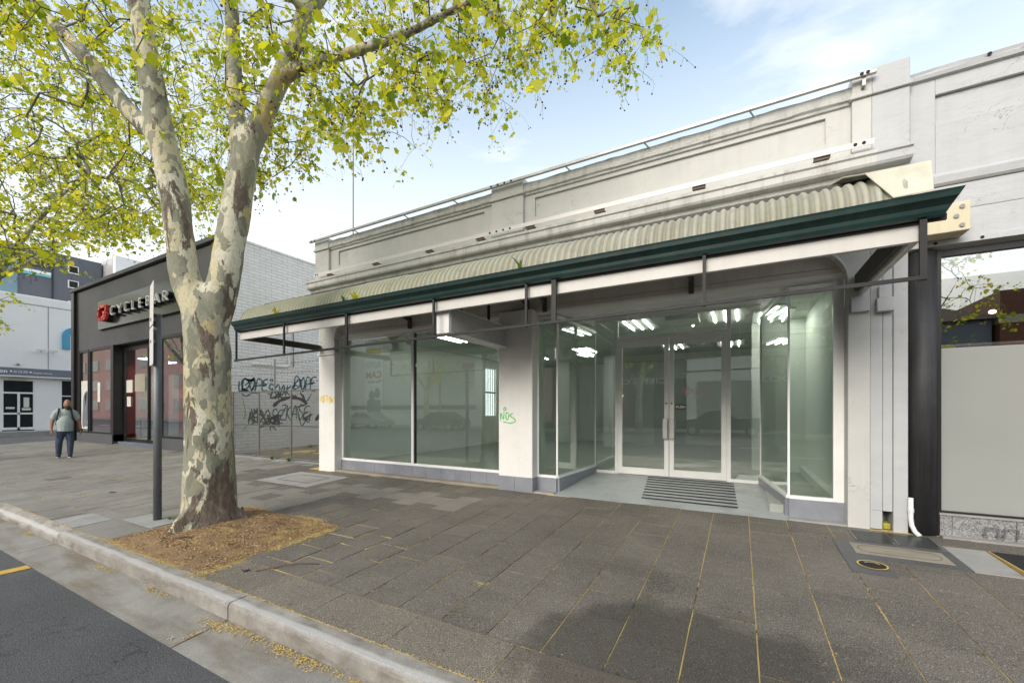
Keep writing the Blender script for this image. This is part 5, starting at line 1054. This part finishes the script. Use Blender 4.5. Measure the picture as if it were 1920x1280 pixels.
o1, c0, u, nn = plate_sign(2.52, 3.06, -.20, .20, .03, 'sign_plate'); o2, *_ = plate_sign(2.02, 2.50, -.20, .20, .0, 'sign_plate')
mb = MB(); p = lambda a, b: c0 + u * a + Vector((0, 0, b)); off = -nn * 2.2
for sgn in (-1,): 
    of = nn * 2.4 * sgn; mb.prism([p(-.17, 2.58) + of, p(.17, 2.58) + of, p(.17, 2.74) + of, p(-.17, 2.74) + of], nn * .3 * sgn); mb.prism([p(-.17, 2.2) + of, p(.17, 2.2) + of, p(.17, 2.22) + of, p(-.17, 2.22) + of], nn * .3 * sgn)
mb.build('red_panel', 'signred', o1)
MB().box(-6.60, -6.53, 2.41, 2.445, 2.30, 2.34).box(-6.60, -6.53, 2.41, 2.445, 2.58, 2.62).build('clamp', 'bolt', sp)

# ================================================================ trees
TH = R(CAM_T); FPX = 777.0
def cam_pt(u, v, d):                                               # a point at depth d in front of the viewpoint, from measurements on the photo
    xc = (u - 960) / FPX; return Vector((d * (-math.sin(TH) + xc * math.cos(TH)), d * (math.cos(TH) + xc * math.sin(TH)), CAM_H + d * (768 - v) / FPX))
def smooth_path(ctrl, n=8):
    out = []
    for i in range(len(ctrl) - 1):
        p0, p1, p2, p3 = ctrl[max(i - 1, 0)], ctrl[i], ctrl[i + 1], ctrl[min(i + 2, len(ctrl) - 1)]
        for k in range(n):
            t = k / n; out.append(tuple(.5 * (2 * p1[q] + (p2[q] - p0[q]) * t + (2 * p0[q] - 5 * p1[q] + 4 * p2[q] - p3[q]) * t * t + (3 * p1[q] - p0[q] - 3 * p2[q] + p3[q]) * t ** 3) for q in range(4)))
    out.append(tuple(ctrl[-1])); return out
LEAF = np.array([(0, 0, 0), (.30, .02, -.03), (.55, .22, -.06), (.42, .40, .0), (.62, .68, -.08), (.28, .72, .02), (0, 1.12, -.05), (-.28, .72, .02), (-.62, .68, -.08), (-.42, .40, .0), (-.55, .22, -.06), (-.30, .02, -.03)])
LEAF_S = np.array([(0, 0, 0), (.42, .18, -.05), (.38, .62, -.04), (0, 1.05, -.02), (-.38, .62, -.04), (-.42, .18, -.05)])
def leaves_mesh(name, P_, S_, parent, mat, tmpl=LEAF, down=.45):
    n = len(P_); k = len(tmpl); rng = RNG
    fwd = rng.normal(size=(n, 3)); fwd[:, 2] -= down * 1.6; fwd /= np.linalg.norm(fwd, axis=1)[:, None]
    nr = rng.normal(size=(n, 3)) + np.array([0, 0, 1.0]); nr -= (nr * fwd).sum(1)[:, None] * fwd; nr /= np.linalg.norm(nr, axis=1)[:, None]
    sd_ = np.cross(fwd, nr); fold = rng.uniform(.5, 2.2, n)[:, None, None]
    V = P_[:, None, :] + S_[:, None, None] * (tmpl[None, :, 0:1] * sd_[:, None, :] + tmpl[None, :, 1:2] * fwd[:, None, :] + fold * tmpl[None, :, 2:3] * nr[:, None, :])
    me = bpy.data.meshes.new(name); me.vertices.add(n * k); o = np.array(WO[parent.name])
    me.vertices.foreach_set('co', (V.reshape(-1, 3) - o).ravel()); me.loops.add(n * k); me.loops.foreach_set('vertex_index', np.arange(n * k, dtype=np.int32)); me.polygons.add(n)
    me.polygons.foreach_set('loop_start', np.arange(0, n * k, k, dtype=np.int32)); me.update(calc_edges=True); me.materials.append(M[mat])
    ob = bpy.data.objects.new(name, me); COL.objects.link(ob); link(ob, o, parent); return ob
def segs_mesh(name, A, B, ra, rb, parent, mat, n=5):
    A = np.asarray(A); B = np.asarray(B); d = B - A; L = np.linalg.norm(d, axis=1); d = d / np.maximum(L, 1e-6)[:, None]
    h = np.where(np.abs(d[:, 2:3]) < .9, np.array([[0, 0, 1.]]), np.array([[1., 0, 0]])); u = np.cross(d, h); u /= np.linalg.norm(u, axis=1)[:, None]; w = np.cross(d, u)
    a = np.arange(n) * 2 * np.pi / n; ring = np.cos(a)[None, :, None] * u[:, None, :] + np.sin(a)[None, :, None] * w[:, None, :]
    V = np.concatenate([A[:, None, :] + ring * np.asarray(ra)[:, None, None], B[:, None, :] + ring * np.asarray(rb)[:, None, None]], 1); m = len(A); o = np.array(WO[parent.name])
    base = np.arange(m)[:, None, None] * 2 * n; q = np.arange(n); f = np.stack([q, (q + 1) % n, (q + 1) % n + n, q + n], 1)[None] + base
    me = bpy.data.meshes.new(name); me.vertices.add(m * 2 * n); me.vertices.foreach_set('co', (V.reshape(-1, 3) - o).ravel()); me.loops.add(m * n * 4); me.loops.foreach_set('vertex_index', f.ravel().astype(np.int32)); me.polygons.add(m * n)
    me.polygons.foreach_set('loop_start', np.arange(0, m * n * 4, 4, dtype=np.int32)); me.polygons.foreach_set('use_smooth', np.ones(m * n, dtype=bool)); me.update(calc_edges=True); me.materials.append(M[mat])
    ob = bpy.data.objects.new(name, me); COL.objects.link(ob); link(ob, o, parent); return ob
def balls_mesh(name, P_, r, parent, mat):
    ic = [(0, 0, 1)] + [(.894 * math.cos(k * 1.2566), .894 * math.sin(k * 1.2566), .447) for k in range(5)] + [(.894 * math.cos(k * 1.2566 + .628), .894 * math.sin(k * 1.2566 + .628), -.447) for k in range(5)] + [(0, 0, -1)]
    fc = [(0, 1 + k, 1 + (k + 1) % 5) for k in range(5)] + [(1 + k, 6 + k, 1 + (k + 1) % 5) for k in range(5)] + [(1 + (k + 1) % 5, 6 + k, 6 + (k + 1) % 5) for k in range(5)] + [(11, 6 + (k + 1) % 5, 6 + k) for k in range(5)]
    mb = MB()
    for p, q in zip(P_, r): mb.add([(p[0] + a * q, p[1] + b * q, p[2] + c * q) for a, b, c in ic], fc)
    return mb.build(name, mat, parent, True, fix=False, origin=tuple(WO[parent.name]))
def grow_tree(root, limbs, attract, leafn, leaf_size, seeds=True, sprig=.38, tmpl=LEAF, minr=.0028, trunk_mat='bark', voxel=.027, sag=.10):
    """limbs: lists of (x, y, z, r). The thick limbs become one welded trunk mesh; every attractor is reached by a branch grown from the nearest wood."""
    mb = MB(); nodes = []; par = []; fixed = []
    for li, ctrl in enumerate(limbs):
        pth = smooth_path(ctrl)
        mb.tube([p[:3] for p in pth], [p[3] for p in pth], 20); prev = -1
        for p in pth:
            nodes.append(p[:3]); par.append(prev); fixed.append(p[3]); prev = len(nodes) - 1
    tr = mb.build('trunk', trunk_mat, root, True)
    md = tr.modifiers.new('r', 'REMESH'); md.mode = 'VOXEL'; md.voxel_size = voxel; md.use_smooth_shade = True
    ms = tr.modifiers.new('s', 'SMOOTH'); ms.iterations = 9; ms.factor = .5; bake(tr)
    off = WO[tr.name]; co = np.empty(len(tr.data.vertices) * 3); tr.data.vertices.foreach_get('co', co); co = co.reshape(-1, 3); nrm = np.empty_like(co); tr.data.vertices.foreach_get('normal', nrm.reshape(-1)) if False else None
    for v in tr.data.vertices:
        w = v.co + off; k = 1 if w.z > 1.2 else 1 + (1.2 - w.z) * 1.2
        v.co += v.normal * (.012 * k * mnoise.noise((w.x * 6, w.y * 6, w.z * 2.5)) + .006 * mnoise.noise((w.x * 16, w.y * 16, w.z * 9)))
    cap = 12000; N = np.zeros((60000, 3)); n0 = len(nodes); N[:n0] = nodes; cnt = n0; rad = fixed[:]
    free = np.array(fixed) < .14
    okm = np.zeros(60000, bool); okm[:n0] = free
    at = np.array(attract); used = [None] * len(at); d0 = np.array([np.min(np.sum((N[:n0][free] - a) ** 2, 1)) for a in at]); order = np.argsort(d0)
    kids = []; leafw = {}
    ends = []
    for ai in order:
        a = at[ai]; dd = np.sum((N[:cnt] - a) ** 2, 1); dd[~okm[:cnt]] = 1e9; j = int(np.argmin(dd)); s0 = N[j].copy(); L = math.sqrt(dd[j]); k = max(1, int(L / .22)); prev = j
        side = RNG.normal(size=3) * L * .10
        for q in range(1, k + 1):
            t = q / k; p = s0 + (a - s0) * t + side * math.sin(math.pi * t) + np.array([0, 0, sag * L * math.sin(math.pi * t)]) + RNG.normal(size=3) * .018
            N[cnt] = p; okm[cnt] = True; par.append(prev); rad.append(None); prev = cnt; cnt += 1
        ends.append(prev)
    # sprigs: hanging twigs with leaves
    LP_, LS, BA, BB, SB, SR = [], [], [], [], [], []
    for e in ends:
        p = N[e].copy(); ns = RNG.integers(2, 4)
        for _ in range(ns):
            d = RNG.normal(size=3); d[2] = -abs(d[2]) * .6 - .15; d /= np.linalg.norm(d); q0 = p.copy(); steps = RNG.integers(3, 6); st = sprig * RNG.uniform(.6, 1.3) / steps
            for s_ in range(steps):
                d = d + RNG.normal(size=3) * .25 + np.array([0, 0, -.12]); d /= np.linalg.norm(d); q1 = q0 + d * st; BA.append(q0.copy()); BB.append(q1.copy())
                for _l in range(RNG.poisson(leafn / (ns * steps))):
                    off_ = RNG.normal(size=3) * st * .38; LP_.append(q0 + (q1 - q0) * RNG.random() + off_); LS.append(leaf_size * float(np.exp(RNG.normal(0, .42))))
                q0 = q1
            if seeds and RNG.random() < .55:
                for _b in range(RNG.integers(1, 4)):
                    b = q0 + np.array([RNG.normal() * .03, RNG.normal() * .03, -RNG.uniform(.03, .14)]); SB.append(b); SR.append(RNG.uniform(.007, .014)); BA.append(q0.copy()); BB.append(b)
    tot = np.zeros(cnt)
    for e in ends: tot[e] += 1
    for i in range(cnt - 1, n0 - 1, -1):
        if par[i] >= 0: tot[par[i]] += tot[i]
    A, B, ra, rb = [], [], [], []
    for i in range(n0, cnt):
        j = par[i]; r1 = minr * max(1, tot[i]) ** .47; rj = minr * max(1, tot[j]) ** .47 if j >= n0 else r1 * 1.15
        A.append(N[j]); B.append(N[i]); ra.append(min(rj, r1 * 1.5)); rb.append(r1)
    ra_ = np.array(ra); big = ra_ > .012
    if big.any(): segs_mesh('limb', np.array(A)[big], np.array(B)[big], ra_[big], np.array(rb)[big], root, 'limb', 8)['kind'] = 'stuff'
    A2 = np.array(A)[~big].tolist() + [b.tolist() for b in BA]; B2 = np.array(B)[~big].tolist() + [b.tolist() for b in BB]
    segs_mesh('twig', np.array(A2), np.array(B2), list(ra_[~big]) + [minr * .55] * len(BA), list(np.array(rb)[~big]) + [minr * .4] * len(BA), root, 'twig', 4)['kind'] = 'stuff'
    leaves_mesh('crown', np.array(LP_), np.array(LS), root, 'leaf', tmpl)
    if SB: balls_mesh('seed_ball', SB, SR, root, 'seed')['kind'] = 'stuff'
    return len(LP_)
VB = [(-200, 520), (0, 505), (60, 505), (130, 470), (200, 455), (250, 470), (300, 430), (345, 395), (400, 445), (430, 400), (470, 372), (520, 352), (550, 330), (575, 345), (600, 300), (640, 272), (665, 268), (700, 235), (745, 225), (790, 190), (815, 262), (850, 205), (885, 195), (925, 245), (945, 235), (975, 205), (1000, 165), (1040, 105), (1075, 175), (1100, 125), (1145, 165), (1165, 165), (1185, 165), (1225, 120), (1240, 75), (1300, 20)]
def vmax(u): return float(np.interp(u, [p[0] for p in VB], [p[1] for p in VB]))
def L(*pts): return [(*cam_pt(u, v, d), r * .80) for u, v, d, r in pts]
t1 = thing('plane_tree', (-5.33, 2.62, gz(2.62)), 'plane tree with patchy pale bark and forked trunk standing in the kerbside mulch bed', 'tree', 'street plane trees')
limbs = [L((392, 1015, 5.05, .47), (393, 990, 5.05, .43), (393, 950, 5.05, .365), (392, 880, 5.05, .325), (391, 760, 5.05, .30), (389, 640, 5.05, .295), (378, 585, 5.05, .26), (350, 525, 5.03, .20), (339, 457, 5.0, .187), (331, 395, 5.0, .185), (320, 330, 5.0, .182), (302, 255, 5.0, .185), (287, 170, 5.0, .165), (273, 80, 5.0, .150), (258, -10, 5.0, .14), (235, -160, 4.9, .12), (200, -420, 4.8, .08), (180, -640, 4.7, .04)),
         L((395, 630, 5.07, .20), (408, 575, 5.10, .225), (421, 525, 5.12, .215), (431, 457, 5.17, .21), (441, 400, 5.2, .205), (452, 340, 5.25, .20), (462, 285, 5.28, .19), (490, 225, 5.3, .155), (518, 165, 5.32, .145), (545, 100, 5.3, .13), (570, 30, 5.3, .12), (590, -60, 5.3, .10), (640, -300, 5.2, .07), (690, -520, 5.1, .04)),
         L((455, 300, 5.25, .16), (446, 240, 5.3, .125), (441, 160, 5.35, .115), (437, 80, 5.4, .11), (432, -10, 5.45, .10), (415, -200, 5.6, .07), (380, -480, 5.7, .04)),
         L((300, 262, 5.02, .13), (268, 232, 5.06, .135), (240, 205, 5.1, .125), (195, 150, 5.15, .115), (140, 85, 5.2, .11), (80, 25, 5.25, .10), (20, -40, 5.3, .09), (-120, -180, 5.4, .05)),
         L((525, 150, 5.3, .115), (560, 130, 5.25, .10), (610, 113, 5.2, .088), (670, 95, 5.12, .08), (720, 80, 5.05, .075), (780, 55, 4.95, .066), (860, 15, 4.85, .055), (980, -30, 4.7, .035), (1090, -60, 4.6, .02)),
         L((560, 60, 5.3, .07), (590, 20, 5.4, .062), (640, -40, 5.6, .05), (740, -120, 5.8, .03)),
         L((575, 20, 5.3, .06), (520, -20, 4.9, .05), (440, -60, 4.5, .03))]
limbs[0] = [(-5.36, 2.55, -.06, .46)] + [tuple(q) for q in limbs[0]]
att = []
rs_ = np.random.default_rng(5)
while len(att) < 450:                                              # the hanging edge and the right side
    u = rs_.uniform(420, 1245); v = vmax(u) - 22 - abs(rs_.normal(0, 1)) * 150 if rs_.random() < .75 else rs_.uniform(-90, vmax(u))
    d = rs_.uniform(4.3, 6.2)
    if u > 1185 and v < 40: continue
    if u > 1215: continue
    if u > 860 and v > vmax(u) - 40: continue
    if v < -90 or v > vmax(u) - 18: continue
    if u > 1000 and rs_.random() < .25: continue
    if u < 600 and v > 200: d = rs_.uniform(5.8, 6.8)
    p = cam_pt(u, v, d); att.append(tuple(p))
while len(att) < 720:                                              # left and behind the trunk
    u = rs_.uniform(-40, 480); v = rs_.uniform(-60, min(430, vmax(u) - 40)); d = rs_.uniform(4.2, 7.5)
    if v > 300 and rs_.random() < .5: continue
    if v > 110: d = rs_.uniform(5.9, 8)
    if 240 < u < 480 and v > 110 and rs_.random() < .45: continue
    p = cam_pt(u, v, d); att.append(tuple(p))
while len(att) < 880:                                             # the crown above the frame
    a = rs_.uniform(0, 6.28); rr = 4.8 * math.sqrt(rs_.random()); zz = rs_.uniform(6.8, 10.5); x, y = -5.3 + rr * math.cos(a), 2.6 + rr * math.sin(a)
    att.append((x, y, zz - .12 * rr * rr / 4))
grow_tree(t1, limbs, att, 19, .040, True)
# a few large new leaves close to the viewer
pp = [cam_pt(u, v, d) for u, v, d in ((105, 5, 3.6), (125, 15, 3.6), (250, 95, 4.4), (275, 105, 4.4), (262, 110, 4.4), (225, 218, 4.5), (300, 245, 4.6), (310, 250, 4.6), (500, 85, 4.4), (515, 100, 4.4), (440, 80, 4.4), (820, 130, 3.9), (830, 145, 3.9), (815, 150, 3.9), (1000, 165, 3.9), (1005, 150, 3.9), (880, 5, 3.6), (895, 20, 3.6), (920, 8, 3.6), (480, 130, 4.4), (700, 100, 4.0), (860, 115, 4.0), (545, 60, 4.3), (600, 40, 4.2))]
leaves_mesh('large_leaf', np.array([tuple(p) for p in pp]), np.array([random.uniform(.08, .125) for _ in pp]), t1, 'leaf', LEAF, .7)['kind'] = 'stuff'
t2 = thing('plane_tree', (-18.2, 2.6, gz(2.6)), 'second plane tree along the kerb whose yellow green crown fills the upper left', 'tree', 'street plane trees')
def Wp(*pts): return [tuple(p) for p in pts]
limbs2 = [Wp((-18.20, 2.6, -.05, .38), (-18.20, 2.6, .5, .28), (-18.20, 2.6, 2.2, .25), (-18.20, 2.7, 3.6, .23), (-18.50, 2.9, 5, .16), (-18.90, 3.2, 7, .11), (-19.10, 3.4, 10, .06)), Wp((-18.20, 2.65, 3.3, .18), (-19.10, 2.4, 4.9, .13), (-20.30, 2.2, 6.5, .10), (-21.30, 2.0, 9.5, .05)), Wp((-18.20, 2.7, 3.6, .14), (-17.50, 3.3, 5.6, .09), (-16.50, 3.8, 6.9, .07), (-15.60, 4.3, 7.9, .04)), Wp((-18.50, 2.9, 4.8, .10), (-19.30, 4.2, 6.2, .07), (-20.10, 5.2, 7.4, .05), (-20.70, 5.9, 8.4, .03)), Wp((-18.30, 2.5, 4.2, .10), (-17.70, 1.2, 5.6, .08), (-16.90, .1, 6.4, .05))]
att = []
while len(att) < 950:
    u = rs_.uniform(-260, 430); vm = vmax(u) - 12; v = vm - abs(rs_.normal(0, 130)) if rs_.random() < .6 else rs_.uniform(40, vm); d = rs_.uniform(8.3, 15.0)
    p = cam_pt(u, v, d)
    if math.hypot(p.x + 17.0, p.y - 2.8) > 7.2 or v < 30: continue
    if p.y > 5.9 and p.z < 6.6: continue
    att.append(tuple(p))
while len(att) < 1130:
    a = rs_.uniform(0, 6.28); rr = 5.2 * math.sqrt(rs_.random()); zz = rs_.uniform(6.5, 11.5); att.append((-18.0 + rr * math.cos(a), 2.8 + rr * math.sin(a), zz))
grow_tree(t2, limbs2, att, 22, .058, True, .5, LEAF_S, .0042, 'bark', .05)
t3 = thing('plane_tree', (-29.5, -1.2, -.1), 'more distant plane tree whose crown shows between the branches at far left', 'tree', 'street plane trees')
limbs3 = [Wp((-29.5, -.2, -.2, .36), (-29.4, -.2, 2.5, .26), (-29.2, 0, 5, .2), (-29, .3, 10, .08)), Wp((-29.4, -.1, 3.5, .16), (-28.3, .8, 6, .11), (-27.4, 1.6, 8.5, .05)), Wp((-29.3, 0, 4, .14), (-30.4, 1.4, 6.6, .1), (-31, 2.4, 9, .05))]
att = [( -29 + 5.6 * math.sqrt(rs_.random()) * math.cos(a), .5 + 5.2 * math.sqrt(rs_.random()) * math.sin(a), z) for a, z in zip(rs_.uniform(0, 6.28, 420), rs_.uniform(5.0, 12.5, 420))]
grow_tree(t3, limbs3, att, 15, .10, False, .6, LEAF_S, .005, 'bark', .06)
# trees across the road, seen only in the glass
for i, (x, lab) in enumerate(((-6.5, 'plane tree across the road mirrored at the right door'), (6.5, 'plane tree across the road mirrored at the right window'), (-24, 'plane tree across the road mirrored in the left window'))):
    tt = thing('plane_tree', (x, -16.3, -.05), lab, 'tree', 'plane trees across the road')
    lm = [Wp((x, -16.3, -.1, .3), (x, -16.3, 2.5, .22), (x + .3, -16.3, 5, .15), (x + .4, -16.2, 9, .06)), Wp((x, -16.3, 3, .14), (x - 1.2, -15.6, 5.5, .09), (x - 2, -15, 8, .04)), Wp((x + .1, -16.3, 3.4, .12), (x + 1.5, -15.8, 5.5, .08), (x + 2.4, -15.2, 7.5, .04))]
    at_ = [(x + 4 * math.sqrt(rs_.random()) * math.cos(a), -15.9 + 3.6 * math.sqrt(rs_.random()) * math.sin(a), z) for a, z in zip(rs_.uniform(0, 6.28, 170), rs_.uniform(4.2, 9.5, 170))]
    grow_tree(tt, lm, at_, 12, .10, False, .6, LEAF_S, .005, 'bark', .07)

# ================================================================ the walking man
PX, PY = -16.72, 4.18; PZ = gz(PY) + .004
pr = bpy.data.objects.new('person', None); COL.objects.link(pr); link(pr, (PX, PY, PZ)); pr['label'] = 'bald bearded man in sage polo and jeans walking past the dark gym'; pr['category'] = 'person'
fd = Vector((16.72, -4.18, 0)).normalized(); rt = Vector((-fd.y, fd.x, 0))            # facing the camera; rt = picture right
PM = Matrix(((rt.x * .70, fd.x * .85, 0, PX), (rt.y * .70, fd.y * .85, 0, PY), (0, 0, 1, PZ), (0, 0, 0, 1)))
def hd_(p): return (.062 + (p[0] - .062) * 1.16, .03 + (p[1] - .03) * 1.1, 1.63 - (1.63 - p[2]) * 1.14)
def head(parts):
    return [(q[0], hd_(q[1]), tuple(c * 1.15 for c in q[2])) if q[0] == 'e' and q[1][2] > 1.38 else (q[0], [hd_(p) for p in q[1]], [c * 1.15 for c in q[2]]) if q[0] == 't' and min(p[2] for p in q[1]) > 1.38 else q for q in parts]
def flesh(parts, name, mat, parent, vox=.009, it=5):
    mb = MB(); parts = head(parts)
    for p in parts:
        if p[0] == 't': mb.tube(p[1], p[2], 14)
        else: mb.ell(p[1], p[2], 16, 12)
    mb.xf(PM); o = mb.build(name, mat, parent, True)
    md = o.modifiers.new('r', 'REMESH'); md.mode = 'VOXEL'; md.voxel_size = vox; md.use_smooth_shade = True; ms = o.modifiers.new('s', 'SMOOTH'); ms.iterations = it; bake(o); return o
body = [('e', (.065, .02, 1.505), (.098, .11, .125)), ('e', (.062, .05, 1.455), (.07, .078, .085)), ('e', (.06, .118, 1.485), (.018, .03, .028)), ('e', (-.022, .0, 1.49), (.014, .028, .034)), ('e', (.150, .0, 1.49), (.014, .028, .034)),
        ('t', [(.055, .0, 1.24), (.06, .01, 1.42)], [.085, .07]), ('e', (.0, .03, 1.18), (.22, .13, .16)), ('e', (.0, .06, .95), (.225, .17, .24)), ('e', (0, .0, .78), (.20, .15, .14)),
        ('t', [(-.20, .0, 1.28), (-.28, .0, 1.20), (-.345, .02, 1.02), (-.37, .06, .86), (-.365, .12, .74)], [.075, .075, .064, .05, .034]), ('t', [(.20, .0, 1.28), (.30, .0, 1.20), (.385, -.01, 1.02), (.42, .0, .87), (.44, .05, .74)], [.075, .075, .064, .05, .034]),
        ('t', [(-.11, .0, .76), (-.17, .05, .42), (-.175, -.02, .10)], [.115, .085, .055]), ('t', [(.12, .0, .76), (.125, .08, .42), (.115, .12, .10)], [.115, .085, .055]), ('e', (-.16, .03, .045), (.05, .12, .04)), ('e', (.115, .18, .045), (.05, .12, .04))]
for sx, hx, hy, hz in ((1, -.362, .135, .70), (-1, .445, .065, .70)):
    body.append(('e', (hx, hy, hz), (.032, .045, .048)))
    for k, (dy, ln) in enumerate(((-.030, .052), (-.010, .062), (.010, .060), (.030, .050))): body.append(('t', [(hx, hy + dy, hz - .035), (hx + .006 * sx, hy + dy, hz - .035 - ln * .55), (hx + .022 * sx, hy + dy - .004, hz - .035 - ln)], [.0115, .0105, .009]))
    body.append(('t', [(hx + .02 * sx, hy + .025, hz + .01), (hx + .036 * sx, hy + .048, hz - .012), (hx + .036 * sx, hy + .052, hz - .04)], [.013, .012, .010]))
bo = flesh(body, 'body', 'skin', pr, .0075, 3)
for x in (.032, .092): MB().ell(hd_((x, .118, 1.515)), (.014, .010, .008)).xf(PM).build('eye', 'hole', bo)
flesh([('e', (.062, .080, 1.435), (.068, .07, .062)), ('t', [(-.008, .04, 1.47), (.01, .09, 1.425), (.06, .125, 1.405), (.112, .09, 1.425), (.130, .04, 1.47)], [.022, .028, .036, .028, .022]), ('t', [(.025, .124, 1.455), (.06, .135, 1.462), (.096, .124, 1.455)], [.012, .014, .012])], 'beard', 'beard', pr, .008, 2)
MB().tube([(.035, .128, 1.443), (.085, .128, 1.443)], .006, 6).xf(PM).build('mouth', 'skin', bo)
flesh([('e', (.062, -.035, 1.50), (.085, .075, .09))], 'hair', 'beard', pr, .01, 2)
sh = flesh([('e', (.0, .03, 1.20), (.245, .15, .165)), ('e', (.0, .07, .97), (.25, .20, .24)), ('t', [(0, .03, .74), (0, .04, .95)], [.235, .24]), ('t', [(-.16, .0, 1.29), (-.27, .0, 1.22), (-.335, .01, 1.07)], [.09, .10, .093]), ('t', [(.16, .0, 1.29), (.29, .0, 1.22), (.365, -.01, 1.07)], [.09, .10, .093]), ('t', [(.03, .0, 1.28), (.05, .01, 1.355)], [.115, .085])], 'polo_shirt', 'shirt', pr, .011, 5)
MB().tube([(.05 + .095 * math.cos(a), .02 + .09 * math.sin(a), 1.335 - .02 * math.sin(a)) for a in np.linspace(0, 6.28, 20)], .014, 6).xf(PM).build('collar', 'shirt', sh, True)
flesh([('e', (.0, .01, .76), (.225, .17, .13)), ('t', [(-.105, .0, .74), (-.168, .05, .42), (-.178, -.02, .07)], [.135, .105, .082]), ('t', [(.118, .0, .74), (.15, .09, .42), (.135, .125, .08)], [.135, .105, .082])], 'jeans', 'jeans', pr, .011, 4)
for x, y in ((-.185, .06), (.135, .21)):
    s_ = flesh([('e', (x, y, .06), (.068, .135, .055)), ('e', (x, y - .05, .09), (.06, .07, .06))], 'shoe', 'shoe', pr, .01, 2); flesh([('e', (x, y, .012), (.066, .134, .012))], 'sole', 'letter', s_, .007, 1)
MB().tube([(.44 + .043 * math.cos(a), .045 + .043 * math.sin(a), .775) for a in np.linspace(0, 6.28, 16)], .012, 6).xf(PM).build('watch', 'hole', pr)
bp = thing('backpack', (PX, PY, PZ + .9), 'black backpack worn by the walking man', 'backpack')
flesh([('e', (0, -.20, 1.08), (.19, .11, .24))], 'bag', 'backpack', bp, .012, 3)
for sx in (-1, 1): flesh([('t', [(sx * .15, -.12, 1.33), (sx * .165, .06, 1.37), (sx * .18, .165, 1.27), (sx * .215, .16, 1.10), (sx * .255, .02, .92)], [.024, .028, .028, .024, .02])], 'strap', 'backpack', bp, .009, 2)
